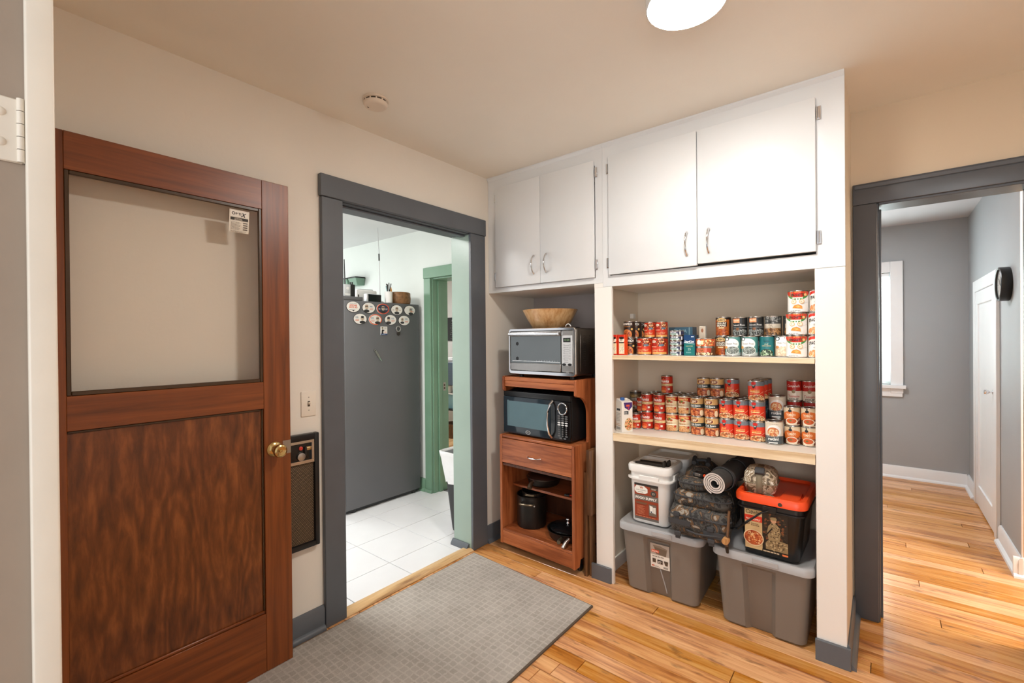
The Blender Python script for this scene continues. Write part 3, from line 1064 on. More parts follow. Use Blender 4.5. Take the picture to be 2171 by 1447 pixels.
# ================================================================ WALL HEATER, SWITCH, SMOKE DETECTOR, LAMP
t = thing('wall_heater', 'black framed wall heater with brown mesh grille, half hidden behind the brown door', 'heater', (0, -1.40, 0.42))
HW, HH = 0.166, 0.527
fr = MB()
fr.box(0.0005, 0.03, -HW, -HW + 0.022, 0, HH, bev=0.005, seg=2)
fr.box(0.0005, 0.03, HW - 0.022, HW, 0, HH, bev=0.005, seg=2)
fr.box(0.0005, 0.03, -HW + 0.02, HW - 0.02, 0, 0.024, bev=0.004, seg=2)
fr.box(0.0005, 0.03, -HW + 0.02, HW - 0.02, HH - 0.03, HH, bev=0.004, seg=2)
fr.build('frame', 'black', t)
cp = MB()
z0, z1, ya, yb = 0.392, 0.497, -HW + 0.022, HW - 0.022
cp.box(0.006, 0.024, ya, yb, z0, z0 + 0.014).box(0.006, 0.024, ya, yb, z1 - 0.012, z1).box(0.006, 0.024, ya, ya + 0.012, z0 + 0.014, z1 - 0.012).box(0.006, 0.024, yb - 0.012, yb, z0 + 0.014, z1 - 0.012)
c = cp.build('control_bezel', 'tin', t)
box('control_panel', 'blackgloss', t, 0.006, 0.012, ya + 0.012, yb - 0.012, z0 + 0.014, z1 - 0.012)
MB().lathe([(0.009, 0), (0.009, 0.004), (0.005, 0.006), (0, 0.005)], 16, (0.012, 0.085, 0.462), 'X').build('indicator_button', 'red', t)
MB().lathe([(0.02, 0), (0.018, 0.01), (0.012, 0.012), (0, 0.012)], 20, (0.012, 0.085, 0.424), 'X').build('dial', 'steel', t)
box('switch_rocker', 'black', t, 0.012, 0.02, 0.1, 0.112, 0.425, 0.465, bev=0.002)
p = Print()
p.rect(-0.012, -0.008, 0.012, 0.008, (226, 168, 92))
p.rect(-0.009, 0.001, 0.009, 0.006, (246, 226, 180))
p.text('HOT', 0, -0.003, 0.0055, (40, 24, 10), bold=0.02)
p.build('warning_label', t, (0.0125, 0.123, 0.457), (0, 0, R(90)))
MB().lathe([(0.0035, 0), (0.003, 0.001), (0, 0.0015)], 10, (0.024, yb - 0.007, z0 + 0.008), 'X').build('screw', 'chrome', t)
gr = MB()
y0g, y1g, z0g, z1g = -HW + 0.022, HW - 0.022, 0.024, 0.388
n1, n2 = 36, 60
for i in range(n1):
    for j in range(n2):
        cy = y0g + (y1g - y0g) * (i + 0.5 + (0.5 if j % 2 else 0)) / (n1 + 0.5)
        cz = z0g + (z1g - z0g) * (j + 0.5) / n2
        a, b = (y1g - y0g) / n1 * 0.42, (z1g - z0g) / n2 * 0.33
        gr.add([(0.0145, cy - a, cz), (0.0155, cy, cz - b), (0.0145, cy + a, cz), (0.0175, cy, cz + b)], [(0, 1, 2, 3)])
g = gr.build('grille', 'mesh', t, smooth=False)
g['kind'] = 'stuff'
box('grille_backing', 'slot', t, 0.004, 0.014, y0g, y1g, z0g, z1g)

t = thing('light_switch', 'ivory toggle light switch on the wall above the heater', 'light switch', (0, -1.271, 1.082))
box('face_plate', 'switch', t, 0.0004, 0.006, -0.0355, 0.0355, -0.058, 0.058, bev=0.0025, seg=2)
box('toggle_slot', 'slot', t, 0.006, 0.0063, -0.0055, 0.0055, -0.0125, 0.0125)
MB().prism([(0.006, -0.004), (0.017, 0.004), (0.017, 0.008), (0.006, 0.008)], -0.0045, 0.0045, 'Y').build('toggle', 'switch', t)
for zz in (-0.03, 0.03):
    MB().lathe([(0.0028, 0), (0.002, 0.0008), (0, 0.001)], 10, (0.006, 0, zz), 'X').build('screw', 'oldsteel', t)

t = thing('smoke_detector', 'round off-white smoke detector on the cream ceiling', 'smoke detector', (0.302, -1.095, CEIL))
MB().lathe([(0, -0.0005), (0.058, -0.0005), (0.058, -0.008), (0.055, -0.009), (0, -0.009)][::-1], 40).build('base', 'smoke', t)
MB().lathe([(0, -0.034), (0.04, -0.034), (0.049, -0.031), (0.0525, -0.026), (0.0535, -0.017), (0, -0.017)], 40).build('cover', 'smoke', t)
MB().lathe([(0.0, -0.0165), (0.0505, -0.0165), (0.0505, -0.0095), (0, -0.0095)], 40).build('vent_gap', 'slot', t)
for k in range(12):
    a = 2 * PI * k / 12
    mb = MB().box(0.0495, 0.0525, -0.003, 0.003, -0.0168, -0.0092)
    mb.xf(Matrix.Rotation(a, 4, 'Z')).build('vent_rib', 'smoke', t)
box('indicator', 'slot', t, -0.028, -0.024, -0.026, -0.018, -0.0345, -0.0338)

t = thing('ceiling_light', 'round flush ceiling light, switched on, at the top edge', 'ceiling light', (1.615, -0.862, CEIL))
MB().lathe([(0, -0.012), (0.114, -0.012), (0.114, -0.05), (0.117, -0.054), (0.121, -0.05), (0.121, -0.0005), (0, -0.0005)], 48).build('base', 'trimwhite', t)
MB().lathe([(0, -0.066), (0.05, -0.0655), (0.08, -0.063), (0.1, -0.059), (0.1125, -0.052), (0.113, -0.013), (0, -0.013)], 48).build('diffuser', 'diffuser', t)

# ================================================================ RUG
rug = thing('rug', 'beige rug woven in small squares with dark brown edging before the doorway', 'rug', (0.5, -1.1, 0))
Q = [(0.046, -0.215), (0.936, -0.262), (0.928, -2.1), (0.046, -2.1)]
def inset(q, e):
    return [(q[0][0] + e, q[0][1] - e), (q[1][0] - e, q[1][1] - e), (q[2][0] - e, q[2][1] + e), (q[3][0] + e, q[3][1] + e)]
lo = [(x - 0.5, y + 1.1) for x, y in inset(Q, 0.002)]
hi = [(x - 0.5, y + 1.1) for x, y in inset(Q, 0.009)]
nseg = 24
def ringz(q, z):
    out = []
    for i in range(4):
        a, b = q[i], q[(i + 1) % 4]
        for k in range(nseg):
            f = k / nseg
            out.append((a[0] + (b[0] - a[0]) * f, a[1] + (b[1] - a[1]) * f, z))
    return out
MB().loft([ringz(hi, 0.0008), ringz(hi, 0.0115), ringz(inset(hi, 0.004), 0.0125)]).build('pile', 'rug', rug, smooth=False)
em = MB()
em.loft([ringz(lo, 0.0006), ringz(lo, 0.0085), ringz(hi, 0.0105), ringz(hi, 0.0006)], cap=False)
em.build('edge_binding', 'rugedge', rug)

# ================================================================ UPPER CABINETS
def bow_handle(parent, x, y, z, L, out=0.028):
    pts, rr = [], []
    for k in range(13):
        f = k / 12
        s = math.sin(PI * f)
        pts.append((x, y - 0.002 - out * (s ** 0.6), z - L / 2 + L * f))
        rr.append(0.0052 - 0.0014 * s)
    rr[0] = rr[-1] = 0.0075
    MB().tube(pts, rr, 8).build('handle', 'chrome', parent)


def hinge(parent, x, y, z):
    h = MB().box(x - 0.0085, x + 0.0085, y - 0.0035, y, z - 0.028, z + 0.028, bev=0.001)
    h.tube([(x, y - 0.005, z - 0.024), (x, y - 0.005, z + 0.024)], 0.0045, 8)
    h.build('hinge', 'chrome', parent)


def upper_cabinet(label, x0, x1, zb, frame, doors, stile0, stile1):
    t = thing('wall_cabinet', label, 'cabinet', (x0, 0, zb))
    W, H = x1 - x0, 2.4695 - zb
    cz = MB().box(0.001, W - 0.001, 0.0215, 0.518, 0.0, 0.018).box(0.001, W - 0.001, 0.5, 0.518, 0.018, H - 0.03)
    cz.build('carcass', 'post', t, smooth=False)
    f = MB().box(0, W, 0, 0.021, 0, frame)
    f.box(0, stile0, 0, 0.021, frame, H).box(W - stile1, W, 0, 0.021, frame, H).box(stile0, W - stile1, 0, 0.021, 2.36 - zb, H)
    f.build('face_frame', 'white', t, smooth=False)
    MB().prism([(-0.012, H), (-0.012, H - 0.008), (-0.0004, H - 0.022), (-0.0004, H)], 0.0, W, 'X').build('crown_strip', 'white', t)
    for (a, b, c, e, hx, ajar, hinge_left) in doors:
        dw = b - a
        dr = bpy.data.objects.new('door', MB().box(0, dw if hinge_left else -dw, -0.019, 0, 0, e - c, bev=0.003, seg=2).mesh('door', 'white')) if hinge_left else \
            bpy.data.objects.new('door', MB().box(-dw, 0, -0.019, 0, 0, e - c, bev=0.003, seg=2).mesh('door', 'white'))
        COL.objects.link(dr)
        dr.parent = t
        dr.location = ((a if hinge_left else b) - x0, -0.0012, c - zb)
        dr.rotation_euler = (0, 0, -ajar if hinge_left else ajar)
        lx = hx - (a if hinge_left else b)
        bow_handle(dr, lx, -0.019, 1.84 - c, 0.112)
        for zz in (2.32, 1.795):
            hinge(dr, -0.01 if hinge_left else 0.01, -0.002, zz - c)
    return t


upper_cabinet('smaller white double-door wall cabinet above the microwave alcove', 0.002, 0.866, 1.689, 0.032,
              [(0.079, 0.4455, 1.722, 2.384, 0.40, 0.0, True), (0.4475, 0.819, 1.722, 2.384, 0.494, 0.0, False)], 0.06, 0.045)
upper_cabinet('larger white double-door wall cabinet above the open can shelves', 0.867, 1.972, 1.665, 0.06,
              [(0.912, 1.3875, 1.728, 2.384, 1.341, R(0.5), True), (1.3905, 1.873, 1.735, 2.384, 1.443, R(0.5), False)], 0.045, 0.1)

# ================================================================ PANTRY SHELVES
def shelf(label, z, tilt, th, x0=0.8475, x1=1.948):
    t = thing('pantry_shelf', label, 'shelf', ((x0 + x1) / 2, 0, z))
    t.rotation_euler = (0, -tilt, 0)
    w = (x1 - x0) / 2
    # notched round the posts
    MB().box(-w + 0.004, w - 0.004, 0.022, 0.512, -th, -0.001).box(0.921 - (x0 + x1) / 2, 1.864 - (x0 + x1) / 2, 0.016, 0.022, -th, -0.001).build('board', 'shelfwood', t, smooth=False)
    box('front_edge', 'shelfwood', t, 0.921 - (x0 + x1) / 2, 1.864 - (x0 + x1) / 2, -0.002, 0.0158, -th, -0.0005, bev=0.0015)
    box('painted_top', 'shelftop', t, -w + 0.004, w - 0.004, 0.0225, 0.512, -0.0009, 0.0)
    return t


shelf('upper pine pantry shelf holding the taller row of food cans', 1.281, 0.0, 0.023)
TL = math.atan(0.0234)
SX = (0.8475 + 1.948) / 2
SZ = 0.846 + 0.0234 * (SX - 0.92)
shelf('thicker lower pine pantry shelf holding the stacked soup and bean cans', SZ, TL, 0.042)


def shelf_z(x):
    return 0.8464 + 0.0234 * (x - 0.92)


box_ = MB().box(0.8465, 0.868, 0.40, 0.43, 1.50, 1.53).build('shelf_bracket', 'post')
tag(box_, 'small white bracket high on the pantry partition above the cans', 'bracket')

# ================================================================ CANS
_body = {}


def can_body(r, h):
    k = (r, h)
    if k not in _body:
        b = MB().lathe([(0, 0.002), (r - 0.004, 0.002), (r - 0.003, 0.0), (r - 0.0006, 0.0008), (r, 0.0025), (r - 0.0004, 0.0045), (r - 0.0014, 0.0055),
                        (r - 0.0014, h - 0.0055), (r - 0.0004, h - 0.0045), (r, h - 0.0025), (r - 0.0006, h - 0.0005), (r - 0.0018, h), (r - 0.0028, h - 0.0006), (r - 0.0034, h - 0.0036)], 28).mesh('body', 'tin')
        l = MB().lathe([(r - 0.0034, h - 0.0036), (r * 0.86, h - 0.0036), (r * 0.83, h - 0.0022), (r * 0.78, h - 0.0034), (r * 0.60, h - 0.0034), (r * 0.57, h - 0.0026), (0, h - 0.0026)], 28)
        l.box(-0.007, 0.007, r * 0.1, r * 0.72, h - 0.0024, h - 0.0012, bev=0.0004)
        _body[k] = (b, l.mesh('lid', 'lidmetal'))
    return _body[k]


W_ = (240, 236, 226)
BLK = (26, 22, 20)


def L_manwich(p, r, h):
    p.full(0.005, h - 0.005, (44, 26, 18))
    p.ell(0.0, 0.02, r * 0.86, h * 0.3, (206, 122, 60), 14)
    p.ell(0.0, 0.018, r * 0.62, h * 0.22, (150, 52, 22), 12)
    p.blobs(0, 0.02, r * 0.55, h * 0.2, [(196, 84, 36), (120, 40, 18), (222, 130, 70)], 46, 0.004)
    p.rect(-r * 0.8, 0.006, r * 0.8, 0.012, (190, 120, 60))
    p.ell(r * 0.85, h * 0.52, 0.006, 0.006, (232, 190, 110), 8)
    p.rect(-r * 0.8, h * 0.66, r * 0.6, h * 0.685, (180, 120, 60))
    p.text('MANWICH', 0, h * 0.83, h * 0.15, (246, 240, 230), w=r * 1.75, bold=0.02)


def L_hash(p, r, h):
    p.full(0.005, h - 0.005, (206, 58, 30))
    p.rect(-r * 1.3, 0.005, r * 1.3, h * 0.18, (236, 170, 90))
    p.blobs(r * 0.55, h * 0.72, r * 0.75, h * 0.22, [(120, 60, 30), (226, 150, 80), (170, 44, 26), (240, 200, 150), (90, 40, 24)], 90, 0.0045)
    p.rect(-r * 0.95, h * 0.55, r * 0.1, h * 0.64, (176, 32, 22))
    p.ell(-r * 0.45, h * 0.78, r * 0.38, h * 0.075, (246, 236, 214), 10)
    p.text('Hormel', -r * 0.45, h * 0.78, h * 0.07, (176, 30, 24), w=r * 0.6)
    p.ell(r * 0.6, h * 0.58, r * 0.34, h * 0.06, (90, 110, 130), 8)
    p.rect(-r * 0.95, h * 0.465, r * 0.0, h * 0.495, (252, 222, 190))
    p.text('Corned Beef', 0, h * 0.3, h * 0.11, (252, 222, 160), w=r * 1.7)
    p.text('Hash', -r * 0.2, h * 0.18, h * 0.1, (250, 214, 150), w=r * 0.8)


def L_bush(p, r, h):
    p.full(0.005, h - 0.005, (178, 92, 34))
    p.full(h * 0.86, h - 0.005, (38, 26, 20))
    p.rect(r * 0.95, 0.005, r * 1.6, h * 0.86, (54, 36, 26))
    p.blobs(0, h * 0.18, r * 0.95, h * 0.15, [(170, 74, 28), (206, 106, 46), (140, 56, 22)], 70, 0.005)
    p.ell(-r * 0.1, h * 0.84, r * 0.62, h * 0.1, (226, 188, 124), 12)
    p.text("BUSH'S", -r * 0.1, h * 0.84, h * 0.09, (40, 26, 16), w=r * 0.95, bold=0.03)
    p.rect(-r * 0.75, h * 0.5, r * 0.6, h * 0.735, (44, 28, 18))
    p.text("GRILLIN'", -r * 0.1, h * 0.67, h * 0.1, (250, 240, 220), w=r * 1.2, bold=0.02)
    p.text('BEANS', -r * 0.1, h * 0.555, h * 0.1, (250, 240, 220), w=r * 1.1, bold=0.02)
    p.rect(-r * 0.4, h * 0.41, r * 0.25, h * 0.46, (246, 224, 170))


def L_libby(p, r, h):
    p.full(0.005, h - 0.005, (34, 36, 36))
    p.rect(-r * 0.85, h * 0.7, r * 0.15, h - 0.008, (232, 150, 100))
    p.rect(-r * 0.75, h * 0.78, r * 0.05, h - 0.012, (246, 208, 170))
    p.text("Libby's", -r * 0.35, h * 0.85, h * 0.08, (190, 60, 30), w=r * 0.65)
    p.text('Sweet Peas', 0, h * 0.58, h * 0.1, (230, 230, 226), w=r * 1.75)
    p.rect(-r * 1.2, h * 0.42, r * 1.2, h * 0.47, (90, 96, 96))
    p.blobs(0, h * 0.2, r * 1.2, h * 0.17, [(120, 124, 120), (90, 96, 92), (150, 154, 150)], 110, 0.0034)
    p.ell(-r * 0.1, h * 0.37, r * 0.22, h * 0.07, (130, 84, 56), 8)


def L_peas(p, r, h):
    p.full(0.005, h - 0.005, (84, 144, 140))
    p.full(0.005, h * 0.2, (176, 186, 184))
    p.ell(-r * 0.1, h * 0.62, r * 1.0, h * 0.27, (246, 246, 244), 14)
    p.rect(-r * 1.1, h * 0.4, r * 0.2, h * 0.6, (246, 246, 244))
    p.ell(-r * 0.62, h * 0.86, r * 0.3, h * 0.1, (64, 74, 78), 10)
    p.ell(-r * 0.62, h * 0.85, r * 0.2, h * 0.06, (240, 240, 240), 8)
    p.text('Sweet Peas', 0, h * 0.63, h * 0.085, (60, 66, 70), w=r * 1.35)
    p.ell(r * 0.1, h * 0.3, r * 0.84, h * 0.215, (232, 236, 232), 14)
    p.ell(r * 0.1, h * 0.3, r * 0.76, h * 0.185, (104, 112, 108), 14)
    p.blobs(r * 0.1, h * 0.3, r * 0.7, h * 0.165, [(150, 160, 154), (84, 92, 88), (176, 184, 178)], 110, 0.0028)
    p.ell(-r * 0.72, h * 0.44, r * 0.22, h * 0.07, (216, 158, 84), 8)


def L_beans_dark(p, r, h):
    p.full(0.005, h - 0.005, (70, 70, 68))
    p.blobs(0, h * 0.8, r * 1.2, h * 0.16, [(110, 110, 106), (46, 48, 46), (150, 150, 146)], 40, 0.006)
    p.rect(-r * 1.2, h * 0.38, r * 1.2, h * 0.6, (196, 186, 168))
    p.text('Cut', -r * 0.1, h * 0.54, h * 0.075, (60, 50, 40))
    p.text('Green Beans', 0, h * 0.44, h * 0.06, (90, 76, 60), w=r * 1.1)
    p.rect(-r * 1.2, 0.005, r * 1.2, h * 0.38, (150, 112, 70))
    p.blobs(0, h * 0.2, r * 1.2, h * 0.16, [(96, 62, 34), (180, 130, 80), (60, 42, 26)], 60, 0.006)


def L_beans_teal(p, r, h):
    p.full(0.005, h - 0.005, (34, 116, 122))
    p.text('Great', -r * 0.05, h * 0.8, h * 0.08, (20, 70, 90), w=r * 0.8)
    p.rect(-r * 0.35, h * 0.72, r * 0.4, h * 0.745, (24, 80, 92))
    p.text('CUT', 0, h * 0.6, h * 0.06, (232, 228, 190))
    p.text('GREEN BEANS', 0, h * 0.52, h * 0.055, (232, 200, 150), w=r * 1.2)
    p.ell(0, h * 0.1, r * 0.95, h * 0.27, (40, 58, 44), 12)
    p.blobs(0, h * 0.17, r * 0.9, h * 0.15, [(150, 180, 140), (210, 226, 200), (70, 96, 70), (28, 40, 30)], 80, 0.0042)


def L_potato(p, r, h):
    p.full(0.005, h - 0.005, (216, 196, 170))
    p.full(h * 0.86, h - 0.005, (120, 130, 134))
    p.ell(r * 0.15, h * 0.62, r * 1.1, h * 0.33, (248, 246, 242), 14)
    p.ell(-r * 0.62, h * 0.86, r * 0.34, h * 0.1, (64, 74, 78), 10)
    p.ell(-r * 0.62, h * 0.855, r * 0.24, h * 0.06, (240, 240, 240), 8)
    p.text('Whole Potatoes', r * 0.1, h * 0.66, h * 0.07, (150, 140, 130), w=r * 1.5)
    p.ell(-r * 0.62, h * 0.46, r * 0.26, h * 0.07, (200, 130, 70), 8)
    p.ell(r * 0.15, h * 0.27, r * 0.85, h * 0.22, (226, 206, 180), 14)
    p.blobs(r * 0.15, h * 0.27, r * 0.75, h * 0.19, [(240, 226, 200), (214, 190, 160)], 60, 0.006)


def L_spaghetti(p, r, h, front=True):
    p.full(0.005, h - 0.005, (246, 244, 240))
    if front:
        p.ell(0, h * 1.0, r * 1.35, h * 0.42, (72, 150, 76), 16)
        p.ell(0, h * 1.02, r * 1.5, h * 0.33, (222, 50, 30), 16)
        p.rect(-r * 1.2, h - 0.005, r * 1.2, h * 1.5, (246, 244, 240)) if False else None
        p.text("SPAGHETTI", -r * 0.08, h * 0.79, h * 0.12, (26, 22, 20), w=r * 1.25, bold=0.03, slant=0.1)
        p.ell(r * 0.72, h * 0.8, r * 0.16, h * 0.06, (244, 204, 140), 8)
        p.text('RINGS', 0, h * 0.93, h * 0.06, (250, 214, 100), w=r * 0.6)
        p.rect(-r * 0.55, h * 0.64, r * 0.45, h * 0.69, (226, 240, 220))
        for q in (-0.38, 0.34):
            p.ell(r * q, h * 0.5, r * 0.25, h * 0.1, (228, 178, 112), 12)
            p.ell(r * q, h * 0.5, r * 0.19, h * 0.076, (248, 236, 214), 12)
            p.ell(r * q - r * 0.06, h * 0.505, r * 0.06, h * 0.024, (226, 160, 90), 8)
        p.poly([(-r * 0.5, h * 0.22), (-r * 0.05, h * 0.2), (r * 0.4, h * 0.17), (r * 0.36, h * 0.3), (r * 0.02, h * 0.38), (-r * 0.32, h * 0.33)], (232, 150, 56))
        p.poly([(-r * 0.34, h * 0.26), (r * 0.05, h * 0.24), (r * 0.25, h * 0.27), (0, h * 0.35)], (246, 190, 110))
        p.lines(-r * 0.7, h * 0.075, r * 0.5, h * 0.1, 1, (120, 110, 100), 0.9)
        p.poly([(r * 0.3, h * 0.36), (r * 1.0, h * 0.47), (r * 1.0, h * 0.478), (r * 0.3, h * 0.368)], (190, 186, 180))
    else:
        p.ell(-r * 0.1, h * 0.82, r * 0.9, h * 0.13, (222, 50, 30), 14)
        p.ell(r * 0.1, h * 0.74, r * 0.95, h * 0.1, (246, 244, 240), 14)
        p.text("SPAGHETTI", 0, h * 0.68, h * 0.15, (26, 22, 20), w=r * 1.7, bold=0.03, slant=0.12, rot=0.12)
        p.poly([(-r * 0.9, h * 0.5), (-r * 0.6, h * 0.56), (r * 0.9, h * 0.62), (r * 0.9, h * 0.58)], (96, 164, 90))
        p.lines(-r * 0.3, h * 0.44, r * 0.8, h * 0.5, 2, (170, 166, 160), 0.5)
        p.blobs(r * 0.1, h * 0.2, r * 0.9, h * 0.15, [(240, 170, 110), (232, 140, 70), (246, 214, 170)], 70, 0.006)


def L_olive(p, r, h):
    p.full(0.005, h - 0.005, (112, 92, 62))
    p.full(h * 0.86, h - 0.005, (58, 50, 40))
    p.text('TOMATO', 0, h * 0.72, h * 0.12, (206, 176, 110), w=r * 1.5, bold=0.02)
    p.rect(-r * 1.2, h * 0.44, r * 1.2, h * 0.6, (176, 170, 160))
    p.lines(-r * 0.8, h * 0.46, r * 0.8, h * 0.58, 2, (90, 84, 76))
    p.ell(0.1 * r, h * 0.25, r * 0.7, h * 0.15, (206, 72, 34), 12)
    p.blobs(0, h * 0.1, r * 1.0, h * 0.06, [(150, 130, 90), (220, 210, 180), (80, 90, 60)], 24, 0.005)


def L_hunts(p, r, h):
    p.full(0.005, h - 0.005, (190, 46, 24))
    p.full(h * 0.42, h * 0.56, (232, 206, 152))
    p.text('Tomato Sauce', 0, h * 0.49, h * 0.085, (110, 66, 30), w=r * 1.7)
    p.ell(-r * 0.2, h * 0.86, r * 0.42, h * 0.05, (90, 30, 18), 10)
    p.ell(-r * 0.15, h * 0.815, r * 0.2, h * 0.045, (226, 80, 40), 8)
    p.text("Hunts", -r * 0.05, h * 0.7, h * 0.17, (250, 246, 240), w=r * 1.55, bold=0.03)
    p.ell(-r * 0.25, h * 0.2, r * 0.6, h * 0.16, (226, 84, 40), 12)
    p.ell(-r * 0.3, h * 0.13, r * 0.5, h * 0.07, (238, 150, 90), 10)
    p.poly([(-r * 0.55, h * 0.25), (-r * 0.05, h * 0.18), (-r * 0.25, h * 0.38)], (240, 110, 60))
    p.rect(r * 0.5, h * 0.2, r * 0.85, h * 0.31, (236, 224, 208))


def L_rosarita(p, r, h):
    p.full(0.005, h - 0.005, (226, 206, 170))
    p.full(h * 0.66, h * 0.9, (196, 48, 26))
    p.text('Rosarita', 0, h * 0.83, h * 0.14, (248, 214, 130), w=r * 1.8, bold=0.03)
    p.ell(0, h * 0.62, r * 1.2, h * 0.12, (234, 216, 180), 14)
    p.ell(-r * 0.35, h * 0.66, r * 0.28, h * 0.07, (170, 74, 40), 8)
    p.ell(r * 0.15, h * 0.64, r * 0.25, h * 0.06, (196, 90, 50), 8)
    p.ell(-r * 0.1, h * 0.7, r * 0.2, h * 0.06, (110, 130, 60), 8)
    p.lines(-r * 0.8, h * 0.45, r * 0.8, h * 0.53, 2, (190, 130, 80), 0.5)
    p.rect(-r * 1.0, h * 0.37, r * 1.0, h * 0.42, (246, 236, 214))
    p.ell(0, h * 0.18, r * 0.95, h * 0.2, (214, 160, 104), 14)
    p.blobs(0, h * 0.2, r * 0.85, h * 0.15, [(236, 190, 130), (196, 130, 80), (226, 170, 120)], 60, 0.005)
    p.ell(r * 0.75, h * 0.3, r * 0.18, h * 0.06, (190, 60, 40), 8)


def L_sw(p, r, h):
    p.full(0.005, h - 0.005, (210, 168, 108))
    p.full(h * 0.46, h * 0.66, (44, 54, 56))
    p.ell(-r * 0.15, h * 0.8, r * 0.68, h * 0.14, (232, 190, 120), 14)
    p.ell(-r * 0.15, h * 0.8, r * 0.58, h * 0.112, (128, 56, 28), 14)
    p.text('S&W', -r * 0.15, h * 0.8, h * 0.15, (250, 232, 200), w=r * 0.7, bold=0.03, slant=0.15)
    p.text('Chili Beans', 0, h * 0.58, h * 0.11, (236, 240, 236), w=r * 1.6, bold=0.02)
    p.lines(-r * 0.6, h * 0.48, r * 0.5, h * 0.52, 1, (180, 190, 186), 0.6)
    p.rect(-r * 1.3, 0.005, r * 1.3, h * 0.44, (190, 108, 54))
    p.blobs(0, h * 0.24, r * 1.25, h * 0.2, [(222, 128, 70), (168, 70, 34), (236, 160, 100), (140, 56, 28)], 130, 0.0052)
    p.ell(r * 0.95, h * 0.2, r * 0.3, h * 0.16, (232, 214, 180), 10)


def L_red(p, r, h, words):
    p.full(0.005, h - 0.005, (222, 60, 34))
    p.full(h * 0.74, h - 0.005, (132, 140, 146))
    for i in range(14):
        u = r * (-0.15 + 0.1 * i)
        p.rect(u, h * 0.74, u + r * 0.025, h - 0.005, (92, 100, 108), up=False)
    p.k += 1
    p.poly([(-r * 0.42, h * 0.9), (-r * 0.34, h * 0.68), (-r * 0.18, h * 0.62), (-r * 0.02, h * 0.68), (r * 0.08, h * 0.9)], (52, 46, 48))
    p.ell(-r * 0.17, h * 0.87, r * 0.3, h * 0.075, (206, 40, 32), 10)
    p.lines(-r * 0.32, h * 0.73, -r * 0.02, h * 0.79, 2, (210, 200, 190), 0.6)
    if len(words) == 2:
        p.text(words[0], -r * 0.2, h * 0.53, h * 0.1, (250, 216, 120), w=r * 0.62)
        p.text(words[1], -r * 0.08, h * 0.42, h * 0.1, (250, 216, 120), w=r * 0.95)
    else:
        p.text(words[0], -r * 0.05, h * 0.53, h * 0.1, (250, 206, 110), w=r * 1.15)
        p.rect(-r * 0.6, h * 0.43, r * 0.5, h * 0.475, (250, 226, 150))
    p.lines(-r * 0.65, h * 0.35, r * 0.55, h * 0.38, 1, (250, 190, 120), 0.7)
    p.ell(r * 0.1, h * 0.1, r * 1.1, h * 0.22, (240, 214, 168), 14)
    p.blobs(r * 0.05, h * 0.14, r * 0.95, h * 0.13, [(214, 120, 60), (236, 190, 130), (248, 226, 180), (150, 80, 40)], 90, 0.006)
    p.poly([(r * 0.3, h * 0.28), (r * 1.0, h * 0.46), (r * 1.0, h * 0.475), (r * 0.3, h * 0.3)], (246, 200, 170))


def L_rotini(p, r, h):
    p.full(0.005, h - 0.005, (230, 218, 198))
    p.full(0.005, h * 0.37, (74, 84, 88))
    p.ell(r * 0.1, h * 0.57, r * 0.82, h * 0.27, (244, 242, 238), 14)
    p.rect(-r * 1.3, 0.005, r * 1.3, h * 0.36, (74, 84, 88))
    p.ell(r * 0.0, h * 0.54, r * 0.66, h * 0.2, (206, 120, 70), 14)
    p.blobs(0, h * 0.52, r * 0.55, h * 0.14, [(240, 214, 170), (226, 160, 100), (200, 96, 50)], 60, 0.005)
    p.rect(-r * 1.1, h * 0.36, r * 1.1, h * 0.375, (96, 106, 110))
    p.lines(-r * 0.8, h * 0.33, r * 0.8, h * 0.355, 1, (190, 190, 186), 0.7)
    p.text('rotini', 0, h * 0.25, h * 0.12, (248, 248, 244), w=r * 1.1, bold=0.03)
    p.rect(-r * 0.5, h * 0.07, r * 0.45, h * 0.115, (244, 244, 240))
    p.lines(-r * 0.6, h * 0.87, r * 0.6, h * 0.89, 1, (180, 170, 156), 0.8)


def L_tomato(p, r, h):
    p.full(0.005, h - 0.005, (230, 210, 178))
    p.ell(0, h * 0.5, r * 1.3, h * 0.28, (220, 116, 50), 16)
    p.rect(-r * 1.3, h * 0.36, r * 1.3, h * 0.5, (220, 116, 50))
    p.ell(-r * 0.2, h * 0.79, r * 0.22, h * 0.07, (40, 44, 48), 8)
    p.rect(-r * 0.28, h * 0.86, -r * 0.12, h * 0.95, (70, 70, 66))
    p.text('TOMATO', -r * 0.1, h * 0.58, h * 0.115, (252, 236, 206), w=r * 1.1, bold=0.02)
    p.lines(-r * 0.5, h * 0.48, r * 0.4, h * 0.51, 1, (246, 200, 150), 0.8)
    p.rect(r * 0.55, 0.005, r * 1.5, h * 0.4, (84, 46, 30))
    p.rect(-r * 1.5, 0.005, -r * 0.75, h * 0.34, (96, 58, 40))
    p.blobs(r * 0.9, h * 0.26, r * 0.3, h * 0.18, [(240, 226, 206), (120, 60, 40), (50, 30, 24)], 14, 0.006)
    p.ell(-r * 0.05, h * 0.24, r * 0.68, h * 0.2, (240, 226, 204), 14)
    p.ell(-r * 0.05, h * 0.27, r * 0.56, h * 0.13, (206, 92, 40), 14)
    p.ell(-r * 0.15, h * 0.28, r * 0.16, h * 0.04, (120, 110, 60), 8)
    p.rect(r * 0.1, h * 0.06, r * 0.95, h * 0.09, (230, 206, 180))


